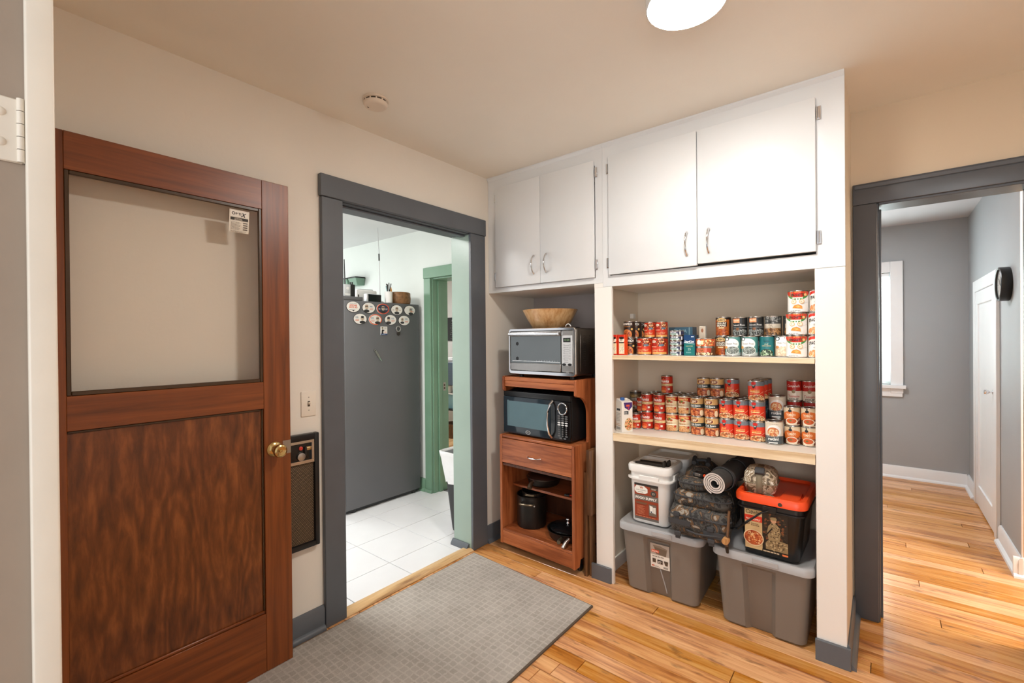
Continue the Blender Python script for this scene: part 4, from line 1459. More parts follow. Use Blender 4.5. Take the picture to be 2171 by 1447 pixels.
def L_campbell(p, r, h):
    p.full(0.005, h - 0.005, (234, 224, 208))
    p.full(h * 0.5, h - 0.005, (176, 34, 26))
    p.text('Campbells', 0, h * 0.72, h * 0.16, (248, 242, 234), w=r * 1.7, slant=0.25)
    p.ell(0, h * 0.47, r * 0.24, h * 0.085, (146, 124, 84), 10)
    p.text('Tomato', 0, h * 0.24, h * 0.12, (190, 40, 30), w=r * 1.5, bold=0.01)
    p.text('SOUP', 0, h * 0.1, h * 0.08, (40, 30, 26), w=r * 1.2, bold=0.03)


def L_navy(p, r, h):
    p.full(0.005, h - 0.005, (36, 50, 58))
    p.blobs(r * 0.6, h * 0.55, r * 0.8, h * 0.3, [(110, 126, 130), (70, 86, 92)], 40, 0.005)


def L_tuna(p, r, h):
    p.full(0.0015, h - 0.0015, (52, 56, 84))
    p.rect(-r * 1.1, h * 0.08, r * 0.5, h * 0.42, (196, 214, 206))
    p.rect(-r * 0.9, h * 0.12, r * 0.3, h * 0.38, (150, 186, 170))
    p.text('StarKist', -r * 0.2, h * 0.68, h * 0.34, (240, 244, 248), w=r * 1.1, bold=0.02)
    p.rect(r * 0.75, h * 0.15, r * 0.95, h * 0.8, (214, 216, 220))


def L_flat(p, r, h):
    p.full(0.004, h - 0.004, (206, 84, 36))
    p.blobs(0, h * 0.5, r * 1.3, h * 0.36, [(236, 150, 80), (196, 60, 30), (150, 110, 70), (246, 210, 150)], 60, 0.006)
    p.rect(-r * 0.55, h * 0.28, r * 0.05, h * 0.72, (250, 226, 190))
    p.ell(-r * 0.45, h * 0.55, r * 0.28, h * 0.25, (246, 238, 224), 8)


def L_flat2(p, r, h):
    p.full(0.004, h - 0.004, (92, 58, 36))
    p.rect(-r * 0.9, h * 0.4, r * 0.9, h * 0.9, (176, 60, 34))
    p.rect(-r * 0.75, h * 0.48, r * 0.1, h * 0.82, (214, 120, 70))
    p.text('TUNA', -r * 0.3, h * 0.65, h * 0.24, (90, 30, 20), w=r * 0.7, bold=0.02)
    p.rect(r * 0.15, h * 0.42, r * 0.4, h * 0.88, (236, 110, 84))
    p.blobs(0, h * 0.22, r * 1.1, h * 0.16, [(220, 190, 140), (120, 76, 40), (250, 230, 190)], 40, 0.005)


KINDS = {  # kind: radius, height, label function
    'manwich': (0.034, 0.0955, L_manwich), 'hash': (0.0425, 0.0945, L_hash), 'smallhash': (0.0325, 0.089, L_hash),
    'bush': (0.0375, 0.099, L_bush), 'libby': (0.0345, 0.094, L_libby), 'peas': (0.037, 0.099, L_peas),
    'darkbeans': (0.037, 0.094, L_beans_dark), 'tealbeans': (0.033, 0.099, L_beans_teal), 'potato': (0.037, 0.099, L_potato),
    'rings': (0.0415, 0.0998, L_spaghetti), 'rings2': (0.0415, 0.0998, lambda p, r, h: L_spaghetti(p, r, h, False)),
    'olive': (0.0355, 0.1, L_olive), 'smallsauce': (0.026, 0.087, L_hunts), 'sauce': (0.033, 0.1015, L_hunts),
    'refried': (0.034, 0.1005, L_rosarita), 'chili': (0.0345, 0.0995, L_sw),
    'ravioli': (0.0365, 0.0985, lambda p, r, h: L_red(p, r, h, ('Beef', 'Ravioli'))),
    'meatballs': (0.0372, 0.0995, lambda p, r, h: L_red(p, r, h, ('Spaghetti',))),
    'rotini': (0.0385, 0.111, L_rotini), 'tomato': (0.0345, 0.0895, L_tomato), 'campbell': (0.033, 0.099, L_campbell),
    'navy': (0.0365, 0.0985, L_navy), 'tuna': (0.037, 0.0262, L_tuna), 'flat': (0.046, 0.045, L_flat), 'flat2': (0.046, 0.045, L_flat2),
}
_lab = {}


def can(kind, x, y, z, label, group, turn=0.0, tilt=0.0):
    r, h, fn = KINDS[kind]
    if kind not in _lab:
        p = Print(r - 0.0012)
        p.lo, p.hi = (0.005, h - 0.005) if h > 0.03 else (0.0015, h - 0.0015)
        fn(p, r, h)
        _lab[kind] = p.mesh('label')
    b, l = can_body(r, h)
    t = thing('food_can' if h > 0.05 else 'fish_tin', label, 'can' if h > 0.05 else 'tin', (x, y, z), 0, group)
    t.rotation_euler = (0, -tilt, R(turn))
    link('body', b, t)
    link('lid', l, t)
    link('label', _lab[kind], t)
    return t


# ---- lower shelf (slightly out of level): kind, x, y, layer
LOW = 'cans on the lower pantry shelf'
UPP = 'cans on the upper pantry shelf'


def low(kind, x, y, layer, label, group=LOW, turn=None, base=None):
    hh = KINDS[base or kind][1] * layer + 0.0003 * layer
    z = shelf_z(x) + 0.0003
    can(kind, x - math.sin(TL) * hh, y, z + math.cos(TL) * hh, label, group, rnd.uniform(-6, 6) if turn is None else turn, TL)


cols = [  # kind, x, y front, rows, words
    ('sauce', 1.028, 0.232, 'red tomato sauce', 'left sauce pile'),
    ('sauce', 1.102, 0.229, 'red tomato sauce', 'right sauce pile'),
    ('refried', 1.171, 0.234, 'cream and red refried bean', 'left refried pile'),
    ('refried', 1.2415, 0.234, 'cream and red refried bean', 'right refried pile'),
    ('chili', 1.320, 0.202, 'tan and navy bean', 'left tan and navy pile'),
    ('chili', 1.3935, 0.195, 'tan and navy bean', 'right tan and navy pile'),
    ('ravioli', 1.4645, 0.206, 'red and grey beef ravioli', 'ravioli pile'),
    ('meatballs', 1.537, 0.195, 'red and grey spaghetti', 'left red spaghetti pile'),
    ('meatballs', 1.612, 0.183, 'red and grey spaghetti', 'right red spaghetti pile'),
]
for i, (kind, x, y, words, pile) in enumerate(cols):
    pitch_ = KINDS[kind][0] * 2 + 0.001
    low(kind, x, y, 0, '%s can, front bottom of the %s' % (words, pile))
    low(kind, x, y, 1, '%s can, front top of the %s' % (words, pile))
    for k in (1, 2):
        yy = y + pitch_ * k
        last = i == 8
        kb = kind
        low(kb, x, yy, 0, '%s can, bottom layer, %s row of the %s' % (words, ('second', 'third')[k - 1], pile), 'hidden cans of the %s' % pile)
        if last and k == 1:
            low('navy', x + 0.004, yy, 1, 'dark navy can squeezed behind the right-hand red spaghetti pile', LOW, base='meatballs')
        else:
            row_ = 'second' if k == 1 else 'third'
            low(kb, x, yy, 1, '%s can, %s row top of the %s' % (words, row_, pile))
low('sauce', 1.124, 0.2965, 2, 'single red tomato sauce can standing alone on the top layer')
low('chili', 1.336, 0.272, 2, 'tan and navy bean can on the top layer, left of two')
low('chili', 1.406, 0.267, 2, 'tan and navy bean can on the top layer, right beside the ravioli can')
low('ravioli', 1.4775, 0.2785, 2, 'red and grey beef ravioli can standing up on the top layer', turn=2, base='meatballs')
KM = KINDS['meatballs']
low('meatballs', 1.610, 0.183, 2, 'red spaghetti can, front of three on the top layer', turn=4)
low('meatballs', 1.6145, 0.2585, 2, 'red spaghetti can, middle of three on the top layer', turn=4)
low('meatballs', 1.618, 0.334, 2, 'red spaghetti can, rearmost of three on the top layer', turn=4)
low('olive', 0.902, 0.288, 0, 'olive tomato can beside the soup carton at the left end')
low('olive', 0.899, 0.364, 0, 'olive tomato can hidden beneath the raised olive can')
low('olive', 0.899, 0.364, 1, 'raised olive tomato can behind the one beside the soup carton')
low('smallsauce', 0.9675, 0.208, 0, 'small red tomato sauce can at the front, next to the olive can')
low('smallsauce', 0.966, 0.29, 0, 'small red tomato sauce can hidden behind the front small one')
low('smallsauce', 0.966, 0.29, 1, 'small raised red tomato sauce can half hidden by the tall sauce pile')
low('rotini', 1.6865, 0.162, 0, 'cream and grey rotini soup can standing alone at the front')
low('rotini', 1.690, 0.244, 0, 'cream and grey rotini soup can hidden behind the front one')
low('rotini', 1.690, 0.244, 1, 'raised rotini soup can in shade behind the front rotini can')
for n_, x, y, wd_ in ((0, 1.7575, 0.196, 'left'), (1, 1.8275, 0.192, 'right')):
    low('tomato', x, y, 0, 'orange tomato soup can, bottom of the %s tomato soup stack' % wd_)
    low('tomato', x, y, 1, 'orange tomato soup can, top of the %s tomato soup stack' % wd_)
    for l_ in (0, 1):
        low('campbell', x + 0.003, y + 0.0715, l_, 'red and white tomato soup can, %s, behind the %s orange soup stack' % (('below', 'above')[l_], wd_), 'hidden red and white soup cans, %s' % wd_)
low('campbell', 1.762, 0.265, 2, 'red and white tomato soup can on the top layer, left of two', turn=0, base='campbell')
low('campbell', 1.8275, 0.258, 2, 'red and white tomato soup can on the top layer beside the right post', turn=0, base='campbell')
low('campbell', 1.896, 0.21, 0, 'red and white tomato soup can peeping out at the right post', turn=-20)

# ---- upper shelf
UZ = 1.2813


def upp(kind, x, y, layer, label, turn=None, base=None, group=UPP):
    hh = (KINDS[base or kind][1] + 0.0003) * layer
    can(kind, x, y, UZ + hh, label, group, rnd.uniform(-5, 5) if turn is None else turn)


upp('manwich', 0.960, 0.15, 0, 'brown sloppy joe sauce can on the shelf behind the red cartons')
upp('manwich', 0.9545, 0.15, 1, 'brown sloppy joe sauce can, front one of the raised row')
for k, wd_ in ((1, 'second'), (2, 'third')):
    upp('manwich', 0.9655 + 0.004 * k, 0.15 + 0.0695 * k, 0, 'brown sloppy joe sauce can hidden beneath the %s raised one' % wd_)
    upp('manwich', 0.9605 + 0.003 * k, 0.15 + 0.0695 * k, 1, 'brown sloppy joe sauce can, %s of the raised row' % wd_)
upp('hash', 1.0475, 0.15, 0, 'wide red corned beef hash can, left of two on the shelf')
upp('hash', 1.1345, 0.15, 0, 'wide red corned beef hash can, right of two on the shelf')
upp('smallhash', 1.0715, 0.165, 1, 'smaller red corned beef hash can on top at the left', base='hash')
upp('smallhash', 1.139, 0.165, 1, 'smaller red corned beef hash can on top at the right', base='hash')
for k in range(5):
    w_ = ('bottom', 'second from bottom', 'middle', 'second from top', 'top')[k]
    upp('tuna', 1.239 + 0.001 * (k % 2), 0.12, k, 'flat navy and silver tuna tin, %s of the stack of five' % w_, turn=rnd.uniform(-8, 8), group='stack of tuna tins')
upp('flat2', 1.384, 0.12, 0, 'wide brown and red flat tin beneath the orange one')
upp('flat', 1.384, 0.12, 1, 'wide orange flat tin on top of the brown one', base='flat2')
upp('bush', 1.447, 0.195, 0, 'black and orange grilled bean can at the bottom of its stack')
upp('bush', 1.452, 0.195, 1, 'black and orange grilled bean can on top of its stack')
upp('peas', 1.5125, 0.13, 0, 'teal and white sweet peas can at the front, left of two')
upp('peas', 1.588, 0.13, 0, 'teal and white sweet peas can at the front, right of two')
upp('peas', 1.592, 0.206, 0, 'teal and white sweet peas can just showing behind the right one')
upp('libby', 1.541, 0.15, 1, 'black sweet peas can on the raised row, left of two', base='peas')
upp('libby', 1.612, 0.15, 1, 'black sweet peas can on the raised row, right of two', base='peas')
upp('tealbeans', 1.660, 0.142, 0, 'solid teal green bean can on the shelf beside the potato can')
upp('potato', 1.732, 0.137, 0, 'cream whole potato can on the shelf beside the pasta cans')
upp('darkbeans', 1.684, 0.155, 1, 'grey and brown green bean can on the raised row, left of two', base='peas')
upp('darkbeans', 1.759, 0.175, 1, 'grey and brown can half hidden behind the pasta ring stack', base='peas', turn=30)
for k in range(3):
    w_ = ('bottom', 'middle', 'top')[k]
    upp('rings', 1.7885 + 0.0055 * (k == 2), 0.082 + 0.012 * (k == 2), k, 'white pasta ring can with red and green top, %s of the left stack' % w_, turn=6)
    upp('rings2', 1.874 + 0.004 * (k == 2), 0.082 + 0.012 * (k == 2), k, 'white pasta can with slanted black lettering, %s of the stack by the right post' % w_, turn=-10)

# ---- boxes and cartons among the cans
for i, (x, w_) in enumerate(((0.9065, 0.046), (0.9555, 0.042))):
    lb = 'slim red pasta carton %s on the upper shelf' % ('half hidden by the left post' if i == 0 else 'right of its twin beside the brown cans')
    t = thing('pasta_carton', lb, 'carton', (x, 0.06, UZ), R(-3), 'slim red pasta cartons')
    box('box', 'orange', t, -w_ / 2, w_ / 2, -0.018, 0.018, 0.0003, 0.114, bev=0.0012)
    p = Print()
    a = w_ / 2 - 0.001
    p.rect(-a, 0.001, a, 0.113, (212, 46, 28))
    p.rect(-a + 0.006, 0.006, a - 0.001, 0.066, (240, 220, 180))
    p.ell(0.004, 0.03, 0.015, 0.02, (244, 236, 214), 10)
    p.blobs(0.004, 0.03, 0.013, 0.018, [(226, 210, 176), (250, 244, 226), (200, 180, 140)], 40, 0.003)
    p.ell(0.003, 0.084, 0.017, 0.016, (250, 240, 220), 10)
    p.ell(0.003, 0.095, 0.015, 0.007, (36, 26, 22), 10)
    p.text('O', 0.0, 0.084, 0.014, (40, 28, 22), bold=0.03)
    p.rect(-0.012, 0.066, 0.016, 0.073, (50, 40, 34))
    p.build('front_print', t, (0, -0.0182, 0))
t = thing('tuna_carton', 'tall navy and teal fish carton beside the tuna tins', 'carton', (1.311, 0.125, UZ), R(-4))
box('box', 'bluegrey', t, -0.0285, 0.0285, -0.026, 0.026, 0.0003, 0.108, bev=0.0012)
p = Print()
p.rect(-0.0282, 0.001, 0.0282, 0.064, (16, 112, 112))
p.rect(-0.0282, 0.064, 0.0282, 0.1075, (22, 66, 112))
p.poly([(-0.0282, 0.066), (0.0282, 0.06), (0.0282, 0.062), (-0.0282, 0.0685)], (190, 226, 220))
p.text('StarKist', 0, 0.073, 0.013, (240, 246, 250), w=0.05, bold=0.03, slant=0.15)
p.rect(0.01, 0.096, 0.024, 0.101, (230, 236, 240))
p.text('ALBACORE', 0, 0.05, 0.006, (220, 220, 150), w=0.036)
p.text('25', 0.0, 0.034, 0.012, (206, 230, 222))
p.lines(-0.016, 0.014, 0.018, 0.022, 2, (150, 200, 196), 0.5)
p.build('front_print', t, (0, -0.0262, 0))
t = thing('fish_carton', 'dusty blue carton standing behind the tuna stack', 'carton', (1.233, 0.225, UZ), R(-3))
box('box', 'bluegrey', t, -0.066, 0.066, -0.03, 0.03, 0.0003, 0.152, bev=0.0012)
p = Print()
p.rect(-0.065, 0.002, 0.065, 0.151, (58, 92, 112))
p.rect(-0.065, 0.002, -0.03, 0.151, (52, 74, 84))
p.rect(0.046, 0.004, 0.052, 0.15, (120, 150, 160))
p.text('TUNA', 0, 0.13, 0.018, (150, 180, 190))
p.build('front_print', t, (0, -0.0302, 0))
t = thing('snack_box', 'small cream box peeping out behind the teal fish carton', 'box', (1.338, 0.24, UZ))
box('box', 'cream', t, -0.016, 0.016, -0.015, 0.015, 0.0003, 0.155, bev=0.001)
p = Print()
p.rect(-0.015, 0.002, 0.015, 0.154, (214, 200, 180))
p.ell(0.0, 0.132, 0.006, 0.011, (170, 110, 80), 8)
p.build('front_print', t, (0, -0.0152, 0))

# soup carton on the lower shelf
zc = shelf_z(0.93)
t = thing('soup_carton', 'white soup carton with blue cap and purple crest at the left end', 'carton', (0.948, 0.088, zc + 0.0012), R(58))
a, b, hh = 0.035, 0.029, 0.172
m_ = MB()
m_.loft([[(-a, -b, 0), (a, -b, 0), (a, b, 0), (-a, b, 0)], [(-a, -b, hh - 0.02), (a, -b, hh - 0.02), (a, b, hh - 0.02), (-a, b, hh - 0.02)],
         [(-a, -b, hh - 0.002), (a, -b, hh - 0.002), (a, b - 0.004, hh + 0.012), (-a, b - 0.004, hh + 0.012)]])
m_.build('box', 'bucket', t, smooth=False)
MB().lathe([(0.0125, 0), (0.0125, 0.013), (0.011, 0.0155), (0, 0.0155)], 18, (-0.012, 0.0, hh + 0.004)).build('cap', mat('blue_cap', (48, 92, 158), 0.4), t)
p = Print()
p.rect(-a + 0.001, 0.001, a - 0.001, hh - 0.004, (238, 234, 226))
p.poly([(-0.022, hh - 0.006), (0.032, hh - 0.006), (0.034, hh - 0.03), (0.012, hh - 0.052), (-0.016, hh - 0.035)], (66, 40, 110))
p.rect(-0.006, hh - 0.03, 0.016, hh - 0.019, (226, 90, 60))
p.poly([(0.002, hh - 0.036), (0.014, hh - 0.032), (0.01, hh - 0.05)], (190, 60, 90))
p.rect(-0.02, 0.098, 0.008, 0.117, (52, 62, 68))
p.lines(-0.018, 0.1, 0.006, 0.114, 2, (220, 220, 216))
p.ell(0.01, 0.043, 0.028, 0.036, (232, 196, 150), 14, a1=0.94)
p.blobs(0.008, 0.043, 0.022, 0.03, [(226, 120, 60), (240, 200, 140), (180, 80, 40), (110, 110, 50)], 60, 0.005)
p.build('front_print', t, (0, -b - 0.0002, 0))
p = Print()
p.rect(-b + 0.001, 0.001, b - 0.001, hh - 0.004, (238, 234, 226))
p.rect(-0.02, 0.118, 0.014, 0.13, (52, 62, 68))
p.lines(-0.024, 0.06, 0.022, 0.11, 6, (160, 156, 150), 0.35)
p.lines(-0.024, 0.034, 0.018, 0.05, 2, (206, 150, 90), 0.4)
for i in range(9):
    p.rect(-0.02 + 0.0042 * i, 0.012, -0.018 + 0.0042 * i, 0.026, (50, 46, 42), up=False)
p.build('side_print', t, (-a - 0.0002, 0, 0), (0, 0, R(-90)))

# ================================================================ MICROWAVE CART
CX, CY, CR = 0.432, -0.076, R(-2.0)
cart = thing('microwave_cart', 'reddish wood-grain microwave cart on casters in the alcove', 'cart', (CX, CY, 0), CR)
HWc = 0.288
arc = [(0.047 + 0.113 * math.cos(R(a)), 0.922 + 0.113 * math.sin(R(a))) for a in range(0, 91, 9)]
prof = [(0, 0.05), (0, 0.752), (0.006, 0.757), (0.155, 0.757), (0.16, 0.77)] + arc + [(0.038, 1.037), (0.03, 1.045), (0.03, 1.128), (0.036, 1.135), (0.42, 1.135), (0.42, 0.05), (0.40, 0.05), (0.40, 0.09), (0.06, 0.09), (0.05, 0.05)]
for sx in (-1, 1):
    a, b = (-HWc, -HWc + 0.017) if sx < 0 else (HWc - 0.017, HWc)
    MB().prism(prof, a, b, 'X').build('side_panel', 'cartv', cart)
iw = HWc - 0.0175
box('top_board', 'cart', cart, -iw, iw, 0.04, 0.42, 1.106, 1.131, bev=0.002)
box('top_apron', 'cart', cart, -iw, iw, 0.035, 0.053, 1.068, 1.1055, bev=0.002)
MB().box(-iw, iw, 0.034, 0.0395, 1.1065, 1.131, bev=0.002).build('top_edge', 'cart', cart)
box('counter_board', 'cart', cart, -iw, iw, 0.003, 0.42, 0.739, 0.755, bev=0.003)
dr = box('drawer', 'cart', cart, -iw + 0.001, iw - 0.001, -0.001, 0.4, 0.577, 0.736, bev=0.002)
hp = []
for k in range(11):
    f = k / 10
    hp.append((-0.052 + 0.104 * f, -0.004 - 0.021 * math.sin(PI * f) ** 0.5, 0.648 - 0.003 * math.sin(PI * f)))
MB().tube(hp, [0.0045] + [0.0036] * 9 + [0.0045], 8).build('handle', 'chrome', dr)
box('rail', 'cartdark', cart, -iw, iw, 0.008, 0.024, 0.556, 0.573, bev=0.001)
box('middle_shelf', 'cart', cart, -iw, iw, 0.11, 0.405, 0.398, 0.413, bev=0.002)
box('bottom_shelf', 'cart', cart, -iw, iw, 0.003, 0.405, 0.134, 0.149, bev=0.002)
box('kick_board', 'cart', cart, -iw, iw, 0.003, 0.019, 0.052, 0.1335, bev=0.001)
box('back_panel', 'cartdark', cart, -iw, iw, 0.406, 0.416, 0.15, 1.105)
for cx in (-0.26, 0.26):
    for cy in (0.1, 0.35):
        c = MB().box(cx - 0.011, cx + 0.011, cy - 0.012, cy + 0.012, 0.045, 0.133, bev=0.002)
        c.lathe([(0, -0.009), (0.02, -0.009), (0.0225, -0.006), (0.0225, 0.006), (0.02, 0.009), (0, 0.009)], 18, (cx, cy, 0.0232), 'X')
        c.build('caster', 'black', cart)


def cw(x, y):
    c, s = math.cos(CR), math.sin(CR)
    return (CX + c * x - s * y, CY + s * x + c * y)


# ---- microwave
x_, y_ = cw(-0.024, 0.045)
mw = thing('microwave', 'black microwave with a teal reflection painted in its window, on the cart counter', 'microwave', (x_, y_, 0.7555), CR)
w2, hh, dp = 0.262, 0.283, 0.345
box('case', 'black', mw, -w2, w2, 0.012, dp, 0.012, hh, bev=0.006, seg=2)
for cx in (-0.2, 0.2):
    for cy in (0.05, 0.3):
        MB().lathe([(0, 0.0003), (0.014, 0.0003), (0.014, 0.012), (0, 0.012)], 14, (cx, cy, 0)).build('foot', 'black', mw)
dx1 = 0.118
do = box('door', 'smoked', mw, -w2, dx1, -0.008, 0.0115, 0.012, hh - 0.035, bev=0.004, seg=2)
box('top_strip', 'black', mw, -w2, w2, -0.006, 0.0115, hh - 0.034, hh, bev=0.004, seg=2)
box('window', 'mwglass', do, -w2 + 0.048, dx1 - 0.014, -0.0088, -0.0075, 0.058, hh - 0.062)
box('window_border', 'mwglass', do, -w2 + 0.034, -w2 + 0.047, -0.0086, -0.0075, 0.058, hh - 0.058)
hp = [(dx1 + 0.012, -0.008, 0.026), (dx1 + 0.008, -0.03, 0.05), (dx1 + 0.004, -0.041, 0.1), (dx1 + 0.003, -0.043, 0.14), (dx1 + 0.005, -0.041, 0.18), (dx1 + 0.012, -0.03, 0.225), (dx1 + 0.02, -0.008, 0.246)]
MB().tube(hp, [0.008, 0.0072, 0.006, 0.0055, 0.006, 0.0072, 0.008], 8).build('handle', 'chrome', do)
p = Print()
p.ell(0, 0, 0.019, 0.0115, (228, 230, 230), 16)
p.ell(0, 0, 0.0165, 0.0092, (24, 28, 32), 16)
p.text('Oster', 0, 0, 0.006, (236, 236, 236), w=0.02)
o = p.build('badge', do, (-0.055, -0.0084, 0.031))
pn = box('control_panel', 'blackgloss', mw, dx1 + 0.001, w2, -0.006, 0.0115, 0.012, hh - 0.035, bev=0.004, seg=2)
px = (dx1 + w2) / 2 + 0.018
rg = []
for k in range(28):
    a = 2 * PI * k / 28
    rg.append((px + 0.031 * math.cos(a), -0.0085, 0.205 + 0.034 * math.sin(a)))
MB().tube(rg, 0.0042, 8, closed=True).build('display_ring', 'chrome', pn)
MB().lathe([(0, -0.0075), (0.029, -0.0075), (0.029, -0.006), (0, -0.006)], 28, (px, 0, 0.205), 'Y').build('display', 'blackgloss', pn)
for r_ in range(11):
    zz = 0.160 - 0.0131 * r_
    xs_ = (-0.026, 0.0, 0.026) if r_ < 10 else (-0.015, 0.015)
    for u in xs_:
        lt = r_ in (3, 4)
        rnd_key = 5 <= r_ <= 8 or (r_ == 9 and u == 0)
        hw_, hv = (0.0052, 0.0045) if rnd_key else (0.0105, 0.0046)
        b_ = MB().lathe([(0, -0.0068), (hw_, -0.0068), (hw_, -0.006), (0, -0.006)], 14, (0, 0, 0), 'Y')
        b_.xf(Matrix.Translation((px + u, 0, zz)) @ Matrix.Diagonal((1, 1, hv / hw_, 1)))
        b_.build('button', 'buttonlight' if lt else 'buttongrey', pn)

# ---- countertop oven
x_, y_ = cw(0.013, 0.048)
ov = thing('countertop_oven', 'chrome-framed countertop oven standing on top of the cart', 'oven', (x_, y_, 1.1312), CR)
w2, z0, z1, dp = 0.259, 0.02, 0.312, 0.355
box('case', 'darksteel', ov, -w2 + 0.004, w2 - 0.004, 0.022, dp, z0 + 0.004, z1 - 0.004, bev=0.012, seg=3)
for cx in (-0.2, 0.2):
    for cy in (0.06, 0.31):
        MB().lathe([(0, 0.0004), (0.016, 0.0004), (0.018, 0.024), (0, 0.024)], 14, (cx, cy, 0)).build('foot', 'black', ov)
# front frame: rounded outer rim with an opening
def yr(y, x0, x1, z0, z1, r):
    return [(a, y, b) for a, b, _ in rring(0, x0, x1, z0, z1, r, n=6)]
fr = MB().loft([yr(0.022, -w2, w2, z0, z1, 0.022), yr(0.004, -w2, w2, z0, z1, 0.022), yr(0.0, -w2 + 0.003, w2 - 0.003, z0 + 0.003, z1 - 0.003, 0.02),
                yr(0.0, -w2 + 0.012, w2 - 0.012, z0 + 0.021, z1 - 0.016, 0.012), yr(0.010, -w2 + 0.014, w2 - 0.014, z0 + 0.024, z1 - 0.018, 0.01)], cap=False)
fr.build('front_frame', 'chrome', ov)
xd = 0.152
od = MB().box(-w2 + 0.015, xd, 0.002, 0.012, z1 - 0.05, z1 - 0.019, bev=0.002).box(-w2 + 0.015, xd, 0.002, 0.012, z0 + 0.025, z0 + 0.072, bev=0.002)
od = od.build('door', 'steel', ov)
box('window', 'ovenglass', od, -w2 + 0.015, xd, 0.0045, 0.011, z0 + 0.0725, z1 - 0.0505)
MB().tube([(-w2 + 0.017, -0.012, z1 - 0.036), (xd - 0.004, -0.012, z1 - 0.036)], 0.0105, 12).build('handle', 'chrome', od)
hb = MB().box(-w2 + 0.022, -w2 + 0.032, -0.012, 0.003, z1 - 0.042, z1 - 0.03).box(xd - 0.02, xd - 0.01, -0.012, 0.003, z1 - 0.042, z1 - 0.03)
hb.build('handle_bracket', 'chrome', od)
for zz in (0.245, 0.15):
    MB().lathe([(0, 0.0035), (0.012, 0.0035), (0.013, 0.0045), (0, 0.0045)], 6, (-0.188, 0, zz - 0.03), 'Y').build('rack_stop', 'black', od)
MB().tube([(-w2 + 0.03, 0.0035, z0 + 0.086), (xd - 0.006, 0.0035, z0 + 0.082)], 0.0018, 6).build('rack', 'chrome', od)
for k in range(9):
    MB().tube([(-0.03 + 0.02 * k, 0.0037, z0 + 0.086), (-0.03 + 0.02 * k, 0.0037, z0 + 0.092)], 0.0012, 5).build('rack', 'chrome', od)
pn = box('control_panel', 'steel', ov, xd + 0.004, w2 - 0.014, 0.004, 0.02, z0 + 0.025, z1 - 0.018, bev=0.003)
pf = box('keypad', 'panelgrey', pn, xd + 0.008, w2 - 0.023, 0.0025, 0.0045, z0 + 0.064, z1 - 0.048, bev=0.0008)
p = Print()
mx = (xd + 0.008 + w2 - 0.023) / 2
p.rect(-0.026, 0.052, 0.026, 0.078, (24, 24, 24))
p.text('12:24', 0, 0.065, 0.011, (150, 190, 140), w=0.034)
for r_ in range(6):
    for u in (-0.021, 0.021):
        p.ell(u, 0.036 - 0.0165 * r_, 0.007, 0.0055, (184, 186, 188), 8, up=False)
p.k += 1
p.lines(-0.02, -0.068, 0.02, 0.044, 9, (150, 152, 156), 0.22)
for u in (-0.02, 0.02):
    p.ell(u, -0.081, 0.0145, 0.0075, (22, 22, 24), 12, up=False)
p.k += 1
p.build('keypad_print', pn, (mx, 0.0022, (z0 + 0.064 + z1 - 0.048) / 2 - 0.002))
sx = w2 - 0.0035
for c_ in range(3):
    yy = 0.105 + 0.062 * c_
    for k in range(14):
        zz = 0.083 + 0.0138 * k
        v_ = MB().lathe([(0, -0.016), (0.0025, -0.013), (0.0035, 0), (0.0025, 0.013), (0, 0.016)], 6, (sx - 0.001, yy, zz), 'Y')
        v_.build('side_louver', 'darksteel', ov)
box('side_rib', 'darksteel', ov, sx - 0.0035, sx + 0.002, 0.058, 0.064, 0.05, 0.27, bev=0.001)

# ---- wooden bowl on the oven
x_, y_ = cw(-0.045, 0.235)
bw = thing('wooden_bowl', 'large light wooden bowl on top of the countertop oven', 'bowl', (x_, y_, 1.1312 + 0.309))
MB().lathe([(0, 0.0), (0.104, 0.0), (0.112, 0.004), (0.146, 0.058), (0.179, 0.121), (0.1805, 0.124), (0.177, 0.1245), (0.171, 0.121), (0.138, 0.06), (0.106, 0.014), (0, 0.012)], 48).build('body', 'bowlwood', bw)
x_, y_ = cw(0.175, 0.12)
sp = thing('pot_lid', 'small dark lid with pale loop handle lying on the oven by the bowl', 'lid', (x_, y_, 1.1312 + 0.309))
MB().lathe([(0, 0.0), (0.07, 0.0), (0.072, 0.003), (0.06, 0.007), (0, 0.01)], 28).build('plate', 'black', sp)
MB().tube([(-0.018, 0, 0.008), (-0.016, 0, 0.017), (-0.006, 0, 0.024), (0.006, 0, 0.024), (0.016, 0, 0.017), (0.018, 0, 0.008)], 0.003, 6).build('loop_handle', 'bucket', sp)

# ---- papers / tray over the microwave
x_, y_ = cw(-0.1, 0.16)
bg = thing('plastic_bag', 'crumpled dark plastic bag lying on top of the microwave', 'bag', (x_, y_, 0.7555 + 0.2834))
bm_ = MB()
n1, n2 = 16, 10
rr = random.Random(5)
g = [[(-0.16 + 0.32 * i / n1, -0.1 + 0.2 * j / n2, 0.0005 + (0 if i in (0, n1) or j in (0, n2) else rr.uniform(0.002, 0.018))) for j in range(n2 + 1)] for i in range(n1 + 1)]
bm_.add([q for r_ in g for q in r_], [(i * (n2 + 1) + j, (i + 1) * (n2 + 1) + j, (i + 1) * (n2 + 1) + j + 1, i * (n2 + 1) + j + 1) for i in range(n1) for j in range(n2)])
bm_.build('sheet', 'blackgloss', bg, angle=20)

